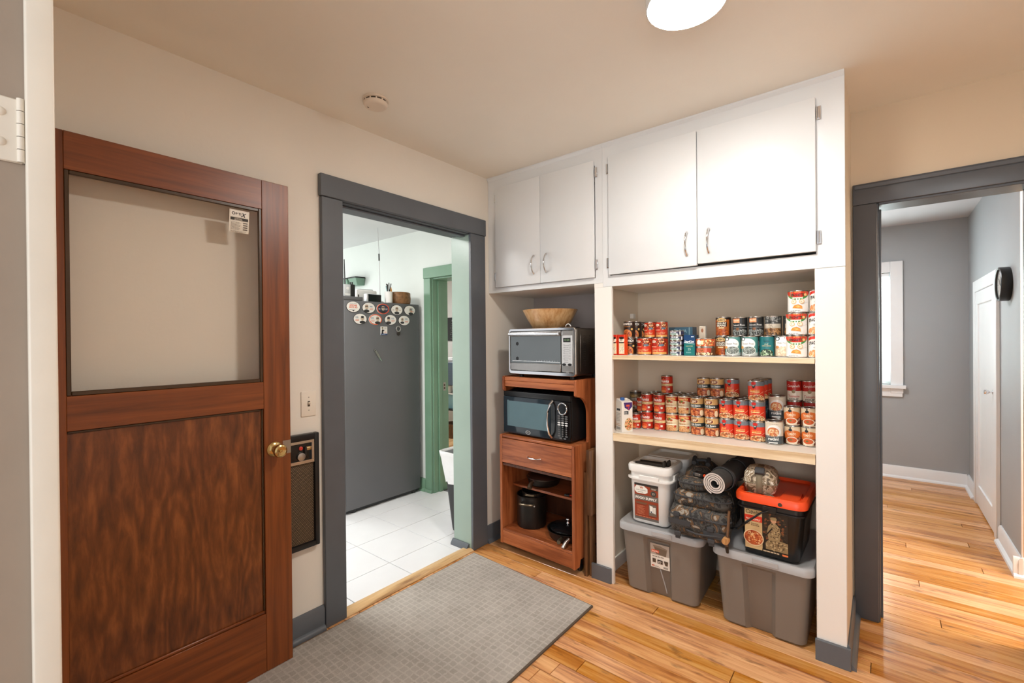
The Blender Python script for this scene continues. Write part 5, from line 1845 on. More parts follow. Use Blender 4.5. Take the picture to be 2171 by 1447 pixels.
# ---- cookware in the cart
x_, y_ = cw(-0.157, 0.165)
pt = thing('stock_pot', 'tall dark stock pot on the cart floor with a smaller pot nested in it', 'pot', (x_, y_, 0.1495))
MB().lathe([(0, 0.0), (0.088, 0.0), (0.094, 0.004), (0.0965, 0.015), (0.0965, 0.198), (0.1, 0.202), (0.1, 0.205), (0.094, 0.205), (0.0935, 0.02), (0, 0.012)], 40).build('body', 'blackpot', pt)
def loop(parent, zc, y0, half, out, m='pothandle', rad=0.0068):
    pts = [(-half, y0, zc), (-half * 0.98, y0 - out * 0.7, zc + 0.003), (-half * 0.75, y0 - out, zc + 0.005), (0, y0 - out * 1.08, zc + 0.005), (half * 0.75, y0 - out, zc + 0.005), (half * 0.98, y0 - out * 0.7, zc + 0.003), (half, y0, zc)]
    return MB().tube(pts, rad, 8).build('handle', m, parent)
h = loop(pt, 0.163, -0.088, 0.046, 0.034)
h.rotation_euler = (0, 0, R(18))
for u in (-0.047, 0.047):
    q = MB().lathe([(0.008, 0), (0.006, 0.003), (0, 0.004)], 10, (0, 0, 0), 'Y')
    q.xf(Matrix.Rotation(R(18), 4, 'Z') @ Matrix.Translation((u, -0.0855, 0.153)) @ Matrix.Rotation(PI, 4, 'Z'))
    q.build('rivet', 'chrome', pt)
ip = thing('saucepot', 'smaller black pot sitting inside the stock pot', 'pot', (x_ + 0.01, y_ + 0.012, 0.1495 + 0.124))
MB().lathe([(0, 0.0), (0.07, 0.0), (0.078, 0.006), (0.0795, 0.1), (0.083, 0.104), (0.0785, 0.104), (0.0765, 0.01), (0, 0.006)], 36).build('body', 'blackpot', ip)
h = loop(ip, 0.092, -0.07, 0.034, 0.03)
h.rotation_euler = (0, 0, R(22))
x_, y_ = cw(0.135, 0.16)
pn = thing('saute_pan', 'wide black pan on the cart floor under a domed lid', 'pan', (x_, y_, 0.1495))
MB().lathe([(0, 0.0), (0.1, 0.0), (0.116, 0.01), (0.128, 0.052), (0.131, 0.055), (0.126, 0.056), (0.113, 0.013), (0, 0.006)], 44).build('body', 'blackpot', pn)
bar = MB().tube([(0.03, -0.122, 0.036), (0.04, -0.16, 0.04), (0.046, -0.178, 0.038)], [0.009, 0.011, 0.012], 10)
bar.build('handle', 'pothandle', pn)
lp = MB().lathe([(0, 0.0575), (0.108, 0.0565), (0.112, 0.0585), (0.1, 0.0685), (0.06, 0.0795), (0.0, 0.0845)], 44).build('lid', 'blackgloss', pn)
MB().lathe([(0.012, 0.0825), (0.008, 0.0905), (0.009, 0.1005), (0.014, 0.1065), (0.012, 0.1125), (0, 0.1145)], 16).build('knob', 'chrome', lp)
fp = thing('ladle', 'pale steel utensil grip leaning against the wide pan', 'utensil', (x_ + 0.075, y_ - 0.155, 0.1495), R(-20))
MB().tube([(0, 0.03, 0.05), (0.004, 0.0, 0.035), (0.01, -0.025, 0.013)], [0.01, 0.012, 0.0125], 10).build('grip', 'steel', fp)
x_, y_ = cw(-0.1, 0.225)
fpn = thing('frying_pan', 'dark lidded frying pan on the cart middle shelf, handle to the front', 'pan', (x_, y_, 0.4132))
MB().lathe([(0, 0.0), (0.085, 0.0), (0.1, 0.01), (0.112, 0.05), (0.108, 0.05), (0.097, 0.012), (0, 0.006)], 40).build('body', 'blackpot', fpn)
MB().lathe([(0.112, 0.0505), (0.113, 0.054), (0.1, 0.066), (0.05, 0.078), (0, 0.081)], 40).build('lid', 'darksteel', fpn)
MB().tube([(-0.0, -0.106, 0.042), (-0.002, -0.125, 0.042)], [0.008, 0.008], 8).build('ferrule', 'chrome', fpn)
MB().tube([(-0.002, -0.124, 0.042), (0.0, -0.15, 0.03), (0.006, -0.168, 0.014)], [0.011, 0.014, 0.016], 10).build('handle', 'pothandle', fpn)
x_, y_ = cw(0.215, 0.185)
tg = thing('pan_set', 'steel-handled pans on the right end of the cart middle shelf', 'pan', (x_, y_, 0.4132))
MB().lathe([(0, 0.0), (0.045, 0.0), (0.05, 0.004), (0.052, 0.045), (0.05, 0.045), (0.047, 0.006), (0, 0.004)], 30).build('body', 'blackpot', tg)
MB().tube([(0.0, -0.05, 0.04), (-0.005, -0.075, 0.055)], [0.008, 0.013], 10).build('handle', 'chrome', tg)
MB().tube([(0.02, -0.045, 0.035), (0.026, -0.074, 0.032)], [0.008, 0.012], 10).build('handle', 'chrome', tg)
co = thing('can_opener', 'can opener with red grips lying on the cart middle shelf', 'can opener', (x_ - 0.05, y_ - 0.055, 0.4135), R(25))
MB().tube([(0, 0, 0.007), (0.035, -0.006, 0.008), (0.07, -0.004, 0.008)], [0.0045, 0.006, 0.006], 8).build('grip', 'red', co)
MB().box(-0.03, 0.002, -0.008, 0.01, 0.0005, 0.014, bev=0.003).build('head', 'black', co)

# ---- folded tray table between cart and post
tt = thing('folding_tray_table', 'worn dark wooden folding tray table standing on edge beside the cart', 'tray table', (0.782, -0.02, 0), R(1.5))
box('tray_top', 'traywood', tt, -0.018, 0.016, -0.01, 0.36, 0.36, 0.735, bev=0.005, seg=2)
for yy in (0.0, 0.31):
    MB().prism([(yy, 0.0005), (yy + 0.028, 0.0005), (yy + 0.036, 0.6), (yy + 0.008, 0.6)], -0.038, -0.0195, 'X').build('leg', 'traywood', tt)
MB().prism([(0.02, 0.0005), (0.05, 0.0005), (0.05, 0.359), (0.02, 0.359)], -0.015, 0.006, 'X').build('leg', 'traywood', tt)
MB().tube([(-0.008, 0.05, 0.16), (-0.008, 0.3, 0.16)], 0.007, 8).build('stretcher', 'traywood', tt)

# ================================================================ PANTRY FLOOR: totes, pails, pack
def tote_ring(z, x0, x1, y0, y1, r, d):
    pts = rring(z, x0, x1, y0, y1, r, n=6)
    w = x1 - x0
    a, b = x0 + w * 0.30, x0 + w * 0.66
    return pts[:18] + [(a, y0, z), (a + 0.018, y0 + d, z), (b - 0.018, y0 + d, z), (b, y0, z)] + pts[18:]


def tote(label, x, w0, w1, y, rot):
    t = thing('storage_tote', label, 'storage bin', (x, y, 0.0006), rot, 'taupe lidded storage totes')
    mb = MB()
    a0, a1 = w0 / 2, w1 / 2
    mb.loft([tote_ring(0.0, -a0 + 0.012, a0 - 0.012, 0.045, 0.44, 0.03, 0.022), tote_ring(0.012, -a0, a0, 0.033, 0.452, 0.035, 0.026),
             tote_ring(0.30, -a1 + 0.006, a1 - 0.006, 0.004, 0.48, 0.04, 0.022), tote_ring(0.318, -a1 + 0.004, a1 - 0.004, 0.002, 0.482, 0.04, 0.0),
             tote_ring(0.338, -a1 + 0.002, a1 - 0.002, 0.002, 0.482, 0.04, 0.0)])
    mb.build('body', 'binbody', t, angle=30)
    L = a1 + 0.012
    ld = MB().rloft([(0.336, -L + 0.002, L - 0.002, -0.013, 0.494, 0.045), (0.336, -L, L, -0.015, 0.496, 0.045), (0.362, -L, L, -0.015, 0.496, 0.045), (0.372, -L + 0.006, L - 0.006, -0.009, 0.49, 0.042),
                     (0.3735, -L + 0.018, L - 0.018, 0.003, 0.478, 0.035), (0.366, -L + 0.03, L - 0.03, 0.016, 0.465, 0.03)], n=7)
    lo_ = ld.build('lid', 'binlid', t, angle=50)
    box('latch', 'binlid', lo_, -0.03, 0.075, -0.0195, -0.0145, 0.343, 0.366, bev=0.002)
    return t


b1 = tote('left taupe storage tote with grey lid and a product sticker, under the white pail', 1.176, 0.372, 0.42, -0.003, R(2.5))
tote('right taupe storage tote with grey lid, under the orange-lidded pail', 1.652, 0.345, 0.395, -0.005, R(0.5))
p = Print()
p.rect(-0.05, -0.066, 0.05, 0.066, (232, 226, 216))
p.rect(-0.05, 0.005, 0.05, 0.066, (176, 166, 156))
p.poly([(-0.034, 0.054), (0.03, 0.05), (0.038, 0.042), (0.032, 0.006), (-0.02, 0.01), (-0.028, 0.04)], (112, 98, 84))
p.poly([(-0.036, 0.056), (0.0, 0.058), (0.04, 0.046), (0.038, 0.04), (-0.034, 0.048)], (134, 122, 108))
p.rect(-0.044, 0.017, -0.004, 0.032, (216, 84, 46))
p.text('Sterilite', -0.024, 0.0245, 0.009, (250, 240, 230), w=0.034, bold=0.02)
p.lines(-0.04, -0.006, 0.04, 0.002, 1, (150, 140, 130), 0.7)
p.rect(-0.04, -0.038, -0.022, -0.016, (80, 66, 54))
p.rect(-0.014, -0.04, 0.014, -0.018, (52, 42, 36))
p.lines(-0.011, -0.036, 0.011, -0.022, 2, (230, 224, 214))
p.poly([(0.02, -0.018), (0.043, -0.018), (0.04, -0.042), (0.027, -0.042)], (84, 70, 58))
p.rect(-0.044, -0.058, -0.03, -0.052, (190, 70, 40))
p.lines(-0.028, -0.06, 0.0, -0.052, 2, (150, 140, 130))
for i in range(8):
    p.rect(0.018 + 0.003 * i, -0.06, 0.0195 + 0.003 * i, -0.05, (60, 54, 48), up=False)
o = p.build('product_sticker', b1, (0.0, 0.0255, 0.222), (R(4.5), 0, 0))
MB().tube([(0.0, 0.0325, 0.15), (0.012, 0.034, 0.11), (0.022, 0.039, 0.07), (0.03, 0.044, 0.03)], 0.0028, 6).build('drip_streak', 'binlid', b1)

LIDZ = 0.3745


def square_pail(t, w0, w1, d0, d1, H, m, rim_m, tint_z):
    mb = MB()
    a0, a1 = w0 / 2, w1 / 2
    mb.rloft([(0.0, -a0 + 0.006, a0 - 0.006, 0.006, d0 - 0.006, 0.03), (0.006, -a0, a0, 0, d0, 0.032), (H - 0.035, -a1, a1, -(d1 - d0) / 2, d0 + (d1 - d0) / 2, 0.034), (H - 0.02, -a1, a1, -(d1 - d0) / 2, d0 + (d1 - d0) / 2, 0.034)], n=7)
    mb.build('body', m, t, angle=50)
    return a1, (d1 - d0) / 2


# white pail with the food supply label
wp = thing('food_pail', 'white square pail with brown food supply label on the left tote', 'pail', (1.112, 0.035, LIDZ), R(1.5))
H = 0.315
a1, e = square_pail(wp, 0.2, 0.218, 0.2, 0.215, H, 'bucket', 'bucket', 0)
D0 = 0.2
rim = MB().rloft([(0.232, -a1 - 0.001, a1 + 0.001, -e - 0.001, D0 + e + 0.001, 0.035), (0.236, -a1 - 0.014, a1 + 0.014, -e - 0.014, D0 + e + 0.014, 0.045), (0.243, -a1 - 0.014, a1 + 0.014, -e - 0.014, D0 + e + 0.014, 0.045),
                  (0.245, -a1 - 0.002, a1 + 0.002, -e - 0.002, D0 + e + 0.002, 0.035)], n=7)
rim.box(-0.05, 0.06, -e - 0.013, -e - 0.001, 0.239, 0.262, bev=0.003)
rim.box(a1 + 0.001, a1 + 0.013, 0.05, 0.12, 0.239, 0.27, bev=0.003)
rim.build('rim', 'bucket', wp)
MB().rloft([(0.276, -a1 - 0.01, a1 + 0.01, -e - 0.01, D0 + e + 0.01, 0.04), (0.304, -a1 - 0.012, a1 + 0.012, -e - 0.012, D0 + e + 0.012, 0.04), (0.314, -a1 - 0.006, a1 + 0.006, -e - 0.006, D0 + e + 0.006, 0.036),
            (0.315, -a1 + 0.012, a1 - 0.012, -e + 0.012, D0 + e - 0.012, 0.03), (0.302, -a1 + 0.022, a1 - 0.022, -e + 0.022, D0 + e - 0.022, 0.025)], n=7).build('lid', 'bucket', wp, angle=45)
MB().tube([(a1 + 0.012, 0.085, 0.253), (a1 + 0.018, 0.07, 0.22), (a1 + 0.02, 0.05, 0.17), (a1 + 0.018, 0.02, 0.13)], 0.002, 6).build('wire_handle', 'steel', wp)
p = Print()
w, h = 0.066, 0.098
RD = (150, 62, 36)
p.rect(-w, -h, w, h, RD)
p.rect(-w, h - 0.012, w, h, (54, 48, 44))
p.rect(-w, -h, w, -h + 0.013, (104, 98, 92))
p.rect(-w, 0.008, w, 0.036, (112, 104, 96))
p.rect(0.022, 0.072, w, h - 0.012, (84, 74, 66))
p.poly([(-0.064, 0.07), (-0.054, 0.086), (-0.012, 0.086), (0.008, 0.072), (0.008, 0.052), (-0.006, 0.044), (-0.052, 0.044), (-0.064, 0.056)], (240, 236, 226))
p.text('W', -0.026, 0.076, 0.013, (190, 90, 40), bold=0.04)
p.text('WISE COMPANY', -0.027, 0.062, 0.0055, (80, 80, 84), w=0.058)
p.lines(-0.046, 0.05, -0.008, 0.056, 1, (150, 146, 140))
p.ell(0.04, 0.052, 0.0155, 0.0155, (90, 80, 72), 14)
p.ell(0.04, 0.052, 0.013, 0.013, (64, 58, 54), 14)
p.text('25', 0.04, 0.053, 0.011, (226, 214, 200))
p.lines(0.03, 0.074, 0.062, 0.083, 2, (210, 196, 180))
p.text('FOOD SUPPLY', 0.0, 0.021, 0.014, (246, 242, 234), w=0.118, bold=0.04)
p.poly([(-0.06, -0.002), (0.006, -0.002), (0.0, -0.013), (-0.054, -0.013)], (120, 84, 60))
p.lines(-0.05, -0.068, -0.006, -0.018, 8, (206, 130, 96), 0.4)
p.rect(0.014, -0.068, 0.056, -0.006, (112, 96, 84))
p.poly([(0.019, -0.012), (0.036, -0.016), (0.036, -0.05), (0.02, -0.052)], (236, 232, 224))
p.poly([(0.037, -0.02), (0.052, -0.018), (0.052, -0.054), (0.037, -0.05)], (222, 216, 206))
p.rect(0.024, -0.05, 0.032, -0.042, (60, 70, 84))
p.lines(-0.058, -0.08, 0.052, -0.074, 1, (206, 130, 96), 0.5)
p.build('front_label', wp, (-0.013, 0.0015 - 0.0035 - 0.0018, 0.116), (R(1.8), 0, 0))

s2 = thing('food_pail', 'second grey-looking pail in the shade behind the white pail', 'pail', (1.122, 0.278, LIDZ), R(1))
H = 0.31
a1, e = square_pail(s2, 0.2, 0.218, 0.18, 0.19, H, 'bucket', 'bucket', 0)
D0 = 0.18
MB().rloft([(0.272, -a1 - 0.01, a1 + 0.01, -e - 0.01, D0 + e + 0.01, 0.04), (0.304, -a1 - 0.012, a1 + 0.012, -e - 0.012, D0 + e + 0.012, 0.04), (0.314, -a1 - 0.006, a1 + 0.006, -e - 0.006, D0 + e + 0.006, 0.036),
            (0.315, -a1 + 0.012, a1 - 0.012, -e + 0.012, D0 + e - 0.012, 0.03), (0.302, -a1 + 0.022, a1 - 0.022, -e + 0.022, D0 + e - 0.022, 0.025)], n=7).build('lid', 'bucket', s2, angle=45)

# two railroad spikes on the white lid
for i, (x, y, rz, lb) in enumerate(((1.10, 0.085, R(8), 'front dark iron railroad spike lying on the white pail lid'), (1.112, 0.12, R(4), 'rear dark iron railroad spike lying on the white pail lid'))):
    t = thing('railroad_spike', lb, 'spike', (x, y, LIDZ + 0.3025), rz, 'two iron spikes on the white lid')
    mb = MB()
    def sq(x, a, b, zc):
        return [(x, -a, zc - b), (x, a, zc - b), (x, a, zc + b), (x, -a, zc + b)]
    mb.loft([sq(-0.082, 0.0015, 0.007, 0.0085), sq(-0.06, 0.0065, 0.0078, 0.0085), sq(0.06, 0.0078, 0.008, 0.0085), sq(0.068, 0.008, 0.0082, 0.0087)])
    mb.build('shank', 'iron', t)
    MB().loft([sq(0.066, 0.009, 0.0084, 0.009), sq(0.07, 0.014, 0.015, 0.0158), sq(0.077, 0.0145, 0.017, 0.0178), sq(0.084, 0.009, 0.012, 0.016)]).build('head', 'iron', t)

# black pail with orange lid
bp_ = thing('hunter_food_pail', 'black square pail with orange lid and a hunter picture label', 'pail', (1.69, 0.012, LIDZ), R(-1))
H = 0.28
a1, e = square_pail(bp_, 0.222, 0.262, 0.34, 0.37, H, 'pail', 'pail', 0)
D0 = 0.34
rim = MB().rloft([(0.207, -a1 + 0.002, a1 - 0.002, -e + 0.001, D0 + e - 0.001, 0.035), (0.211, -a1 - 0.008, a1 + 0.008, -e - 0.008, D0 + e + 0.008, 0.042), (0.216, -a1 - 0.008, a1 + 0.008, -e - 0.008, D0 + e + 0.008, 0.042),
                  (0.219, -a1, a1, -e, D0 + e, 0.035), (0.24, -a1, a1, -e, D0 + e, 0.035)], n=7)
rim.box(-0.025, 0.03, -e - 0.012, -e, 0.207, 0.24, bev=0.003)
rim.build('rim', 'pail', bp_)
ol = MB().rloft([(0.242, -a1 - 0.01, a1 + 0.01, -e - 0.01, D0 + e + 0.01, 0.045), (0.244, -a1 - 0.014, a1 + 0.014, -e - 0.014, D0 + e + 0.014, 0.048), (0.27, -a1 - 0.014, a1 + 0.014, -e - 0.014, D0 + e + 0.014, 0.048), (0.28, -a1 - 0.008, a1 + 0.008, -e - 0.008, D0 + e + 0.008, 0.044),
                 (0.281, -a1 + 0.008, a1 - 0.008, -e + 0.008, D0 + e - 0.008, 0.036), (0.268, -a1 + 0.016, a1 - 0.016, -e + 0.016, D0 + e - 0.016, 0.03)], n=7).build('lid', 'orange', bp_, angle=45)
box('lid_step', 'orange', ol, 0.035, a1 - 0.02, 0.0, 0.14, 0.266, 0.2755, bev=0.003)
MB().lathe([(0, -0.001), (0.0085, -0.001), (0.0085, 0.001), (0, 0.001)], 16, (0.045, -e - 0.0145, 0.257), 'Y').build('lock_hole', 'slot', ol)
MB().tube([(0.0, -e - 0.014, 0.222), (-0.03, -e - 0.02, 0.205), (-0.085, -e - 0.026, 0.155), (-0.125, -e - 0.03, 0.115), (-0.16, -e - 0.01, 0.1)], [0.004, 0.004, 0.0055, 0.0055, 0.003], 8).build('wire_handle', 'blackgloss', bp_)
p = Print()
TAN = (206, 176, 128)
p.rect(-0.086, -0.095, -0.014, 0.095, TAN)
p.rect(-0.014, -0.095, 0.088, 0.095, (38, 32, 26))
p.blobs(0.037, 0.02, 0.047, 0.07, [(60, 48, 36), (84, 62, 42), (28, 26, 22), (120, 72, 44)], 120, 0.006)
p.text('Cabelas', -0.05, 0.078, 0.019, (40, 30, 22), w=0.062, slant=0.25)
p.rect(-0.086, 0.035, -0.014, 0.062, (206, 54, 34))
p.text('FOOD SUPPLY', -0.05, 0.044, 0.0085, (246, 224, 200), w=0.06, bold=0.02)
p.text('80', -0.073, 0.022, 0.012, (90, 70, 46), bold=0.02)
p.lines(-0.06, 0.014, -0.02, 0.03, 2, (140, 110, 76))
p.ell(-0.05, -0.042, 0.042, 0.038, (228, 200, 160), 16)
p.ell(-0.05, -0.042, 0.038, 0.034, (176, 84, 44), 16)
p.blobs(-0.05, -0.042, 0.034, 0.03, [(226, 150, 90), (160, 60, 34), (240, 196, 140), (196, 96, 54)], 110, 0.0045)
# seated hunter in camouflage, printed
CM = [(150, 128, 92), (120, 98, 66), (178, 156, 118), (88, 70, 48)]
p.poly([(0.0, -0.05), (0.02, -0.025), (0.055, -0.03), (0.088, -0.035), (0.088, -0.082), (0.0, -0.08)], (140, 118, 84))
p.blobs(0.045, -0.058, 0.042, 0.022, CM, 90, 0.005)
p.poly([(0.006, 0.0), (0.012, 0.03), (0.024, 0.045), (0.042, 0.045), (0.056, 0.03), (0.06, 0.0), (0.055, -0.035), (0.012, -0.035)], (150, 128, 92))
p.blobs(0.034, 0.008, 0.023, 0.035, CM, 60, 0.0042)
p.ell(0.033, 0.058, 0.011, 0.013, (196, 150, 116), 10)
p.ell(0.033, 0.066, 0.0135, 0.008, (150, 130, 92), 10)
p.poly([(-0.004, -0.02), (0.002, -0.02), (0.03, 0.02), (0.026, 0.024)], (30, 26, 22))
p.rect(-0.014, -0.095, 0.088, -0.082, (30, 26, 22))
p.lines(-0.01, -0.092, 0.06, -0.085, 1, (200, 180, 150), 0.8)
p.rect(0.066, -0.094, 0.088, -0.086, (226, 120, 70))
p.build('picture_label', bp_, (-0.016, -0.0082, 0.118), (R(3.5), 0, 0))
p = Print()
p.rect(-0.1, -0.075, 0.1, 0.075, (80, 78, 74))
p.lines(-0.085, -0.06, 0.085, 0.06, 9, (130, 126, 120), 0.4)
p.build('side_label', bp_, (0.1216, 0.16, 0.12), (R(4.67), 0, R(90)))

# camo pouch on the orange lid
lb = thing('camo_pouch', 'small tan camouflage pouch with buckled straps on the orange lid', 'pouch', (1.642, 0.09, LIDZ + 0.2688), R(3))
secs = [(0.0, -0.045, 0.045, -0.05, 0.05, 0.03), (0.012, -0.06, 0.06, -0.065, 0.065, 0.035), (0.045, -0.068, 0.068, -0.073, 0.073, 0.035), (0.06, -0.069, 0.069, -0.074, 0.074, 0.035), (0.095, -0.066, 0.066, -0.07, 0.07, 0.035), (0.115, -0.052, 0.052, -0.056, 0.056, 0.033), (0.123, -0.032, 0.032, -0.036, 0.036, 0.025)]
MB().rloft(secs, n=8).build('body', 'camolight', lb, angle=180)
MB().tube([q for q in rring(0.056, -0.0705, 0.0705, -0.0755, 0.0755, 0.036, n=8)], 0.0025, 6, closed=True).build('zipper', 'tanstrap', lb)
def band(x0, x1, pts, th, m, name, parent):
    a = [(x0, y, z) for y, z in pts]
    mbx = MB()
    n = len(pts)
    vs = [(x0, y, z) for y, z in pts] + [(x1, y, z) for y, z in pts]
    mbx.add(vs, [(i, i + 1, n + i + 1, n + i) for i in range(n - 1)])
    o = mbx.build(name, m, parent)
    md = o.modifiers.new('thickness', 'SOLIDIFY')
    md.thickness = th
    md.offset = 0
    return o
band(-0.012, 0.014, [(-0.051, 0.0035), (-0.068, 0.012), (-0.077, 0.045), (-0.078, 0.06), (-0.074, 0.095), (-0.06, 0.117), (-0.038, 0.1255), (0.0, 0.1265)], 0.003, 'tanstrap', 'strap', lb)
MB().box(-0.019, 0.021, -0.008, 0.008, -0.017, 0.017, bev=0.003).xf(Matrix.Translation((0.001, -0.066, 0.114)) @ Matrix.Rotation(R(-50), 4, 'X')).build('buckle', 'strap', lb)
for u in (-0.042, 0.04):
    MB().tube([(u - 0.017, -0.072, 0.006), (u, -0.084, 0.006), (u + 0.017, -0.072, 0.006), (u, -0.06, 0.006)], 0.0045, 8, closed=True).build('webbing_loop', 'tanstrap', lb)

# camouflage backpack lying between the pails
bk = thing('backpack', 'dark camouflage backpack with stacked pockets between the two pails', 'backpack', (1.386, 0.0, 0.3765), R(2))
MB().rloft([(0.0, -0.1, 0.1, 0.06, 0.34, 0.05), (0.04, -0.125, 0.125, 0.045, 0.36, 0.06), (0.16, -0.13, 0.13, 0.045, 0.36, 0.06), (0.225, -0.12, 0.11, 0.06, 0.35, 0.05), (0.238, -0.118, 0.028, 0.065, 0.35, 0.05), (0.3, -0.1, 0.022, 0.09, 0.33, 0.05), (0.325, -0.08, 0.0, 0.12, 0.3, 0.035)], n=8).build('body', 'camo', bk, angle=180)
def pocket(name, z0, z1, x0, x1, y0, y1, tilt=0.0):
    dz = z1 - z0
    o = MB().rloft([(z0, x0 + 0.03, x1 - 0.03, y0 + 0.03, y1, 0.03), (z0 + dz * 0.12, x0 + 0.008, x1 - 0.008, y0 + 0.008, y1, 0.045), (z0 + dz * 0.4, x0, x1, y0, y1, 0.05), (z0 + dz * 0.75, x0 + 0.002, x1 - 0.002, y0 + 0.004, y1, 0.05), (z0 + dz * 0.93, x0 + 0.012, x1 - 0.012, y0 + 0.018, y1, 0.045), (z1, x0 + 0.035, x1 - 0.035, y0 + 0.045, y1, 0.03)], n=8).build(name, 'camo', bk, angle=180)
    z = z0 + dz * 0.7
    ring = [q for q in rring(z, x0 - 0.0015, x1 + 0.0015, y0 - 0.0015, y1, 0.05, n=8)]
    MB().tube(ring[14:] , 0.0042, 6).build('zipper', 'strap', o)
    return o
pk1 = pocket('lower_pocket', 0.015, 0.165, -0.143, 0.143, -0.052, 0.06)
pk2 = pocket('middle_pocket', 0.158, 0.232, -0.125, 0.14, -0.03, 0.08)
pk3 = pocket('upper_pocket', 0.228, 0.29, -0.112, 0.03, -0.005, 0.1)
for (u, y, z, L_, par) in ((-0.03, -0.056, 0.16, 0.07, pk1), (0.0, -0.056, 0.155, 0.085, pk1), (0.025, -0.056, 0.16, 0.06, pk1), (-0.01, -0.036, 0.228, 0.05, pk2), (0.018, -0.036, 0.226, 0.055, pk2)):
    MB().tube([(u, y - 0.002, z), (u + 0.008, y - 0.006, z - L_ * 0.5), (u + 0.022, y - 0.003, z - L_)], 0.0026, 6).build('zip_pull', 'strap', par)
for (u, z) in ((-0.095, 0.125), (-0.09, 0.03), (0.062, 0.085), (0.066, 0.03)):
    MB().box(u - 0.016, u + 0.016, -0.064, -0.055, z - 0.011, z + 0.011, bev=0.003).build('buckle', 'strap', pk1)
    MB().box(u - 0.012, u + 0.012, -0.0582, -0.053, max(0.006, z - 0.05), z + 0.012, bev=0.001).build('strap', 'strap', pk1)
MB().box(0.03, 0.13, -0.0585, -0.0535, 0.045, 0.075, bev=0.001).build('webbing', 'strap', pk1)
MB().box(-0.135, -0.03, -0.0585, -0.0535, 0.075, 0.1, bev=0.001).build('webbing', 'strap', pk1)
MB().tube([(-0.05, -0.052, 0.055), (0.0, -0.062, 0.05), (0.06, -0.062, 0.055), (0.125, -0.05, 0.06)], 0.005, 8).build('compression_cord', 'strap', pk1)
MB().tube([(-0.065, 0.2, 0.32), (-0.06, 0.19, 0.345), (-0.02, 0.19, 0.35), (0.0, 0.2, 0.322)], 0.009, 8).build('carry_handle', 'strap', bk)
for u in (-0.09, -0.02):
    MB().tube([(u, 0.25, 0.31), (u + 0.01, 0.22, 0.348), (u + 0.02, 0.16, 0.335)], 0.012, 8).build('shoulder_strap', 'strap', bk)

hl = thing('headlamp', 'black and orange headlamp lying on the backpack top pocket', 'headlamp', (1.365, 0.065, 0.667), R(-12))
MB().box(-0.026, 0.026, -0.016, 0.016, 0.0, 0.026, bev=0.006, seg=2).build('body', 'black', hl)
MB().box(-0.016, 0.014, -0.0175, -0.015, 0.008, 0.022, bev=0.001).build('lens', 'steel', hl)
MB().lathe([(0.008, 0), (0.008, 0.006), (0, 0.007)], 14, (0.026, 0, 0.013), 'X').build('button', 'orange', hl)

# rolled foam mat
rm = thing('foam_mat_roll', 'dark rolled foam mat with pale inside lying across the backpack', 'sleeping mat', (1.470, -0.052, 0.683))
dirv = Vector((0.05, 0.385, 0.02)).normalized()
Lm = 0.40
ux = dirv.cross(Vector((0, 0, 1))).normalized()
uz = ux.cross(dirv)
MM = Matrix((ux, dirv, uz)).transposed().to_4x4()
rm.matrix_world = Matrix.Translation((1.470, -0.052, 0.683)) @ MM
turns, th = 3.7, 0.0088
sp_out, sp_in = [], []
N_ = 120
for i in range(N_ + 1):
    a = 2 * PI * turns * i / N_
    r_ = 0.016 + th * turns * i / N_ * 1.08
    sp_out.append((r_ + th * 0.40, a))
    sp_in.append((r_ - th * 0.40, a))
ring0 = [(r * math.cos(a), r * math.sin(a)) for r, a in sp_out] + [(r * math.cos(a), r * math.sin(a)) for r, a in reversed(sp_in)]
mb = MB()
n = len(ring0)
vs = [(x, 0.0, z) for x, z in ring0] + [(x, Lm, z) for x, z in ring0]
fs = [(k, (k + 1) % n, n + (k + 1) % n, n + k) for k in range(n)]
mb.add(vs, fs)
mb.build('foam_sheet', 'mat', rm)
half = N_ + 1
ef = MB()
vs = [(x, -0.0006, z) for x, z in ring0]
ef.add(vs, [(k, k + 1, n - 2 - k, n - 1 - k) for k in range(N_)])
ef.build('pale_end', 'matedge', rm, smooth=False)
ef = MB()
vs = [(x, Lm + 0.0006, z) for x, z in ring0]
ef.add(vs, [(k, k + 1, n - 2 - k, n - 1 - k) for k in range(N_)])
ef.build('pale_end', 'matedge', rm, smooth=False)
ro = 0.016 + th * turns * 1.08 + th * 0.42
for yy in (0.10, 0.27):
    MB().lathe([(ro - 0.001, yy - 0.012), (ro + 0.002, yy - 0.012), (ro + 0.002, yy + 0.012), (ro - 0.001, yy + 0.012)], 32, (0, 0, 0), 'Y').build('strap', 'strap', rm)

# hammer or hatchet handle hanging beside the pack
hk = thing('hatchet', 'wooden-handled tool hanging head down beside the backpack', 'hatchet', (1.53, -0.068, 0.43))
MB().tube([(0.004, 0.012, 0.14), (0.002, 0.008, 0.08), (-0.002, 0.0, 0.02), (-0.004, -0.004, -0.02)], [0.006, 0.006, 0.0065, 0.008], 10).build('handle', 'traywood', hk)
MB().lathe([(0, -0.018), (0.0135, -0.018), (0.0155, -0.015), (0.0155, 0.014), (0, 0.014)], 20, (-0.006, -0.006, 0.006), 'Y').build('mallet_face', 'hickory', hk)
MB().tube([(-0.004, 0.0, -0.015), (-0.003, 0.004, -0.04), (-0.002, 0.006, -0.054)], [0.009, 0.0075, 0.006], 8).build('ferrule', 'iron', hk)

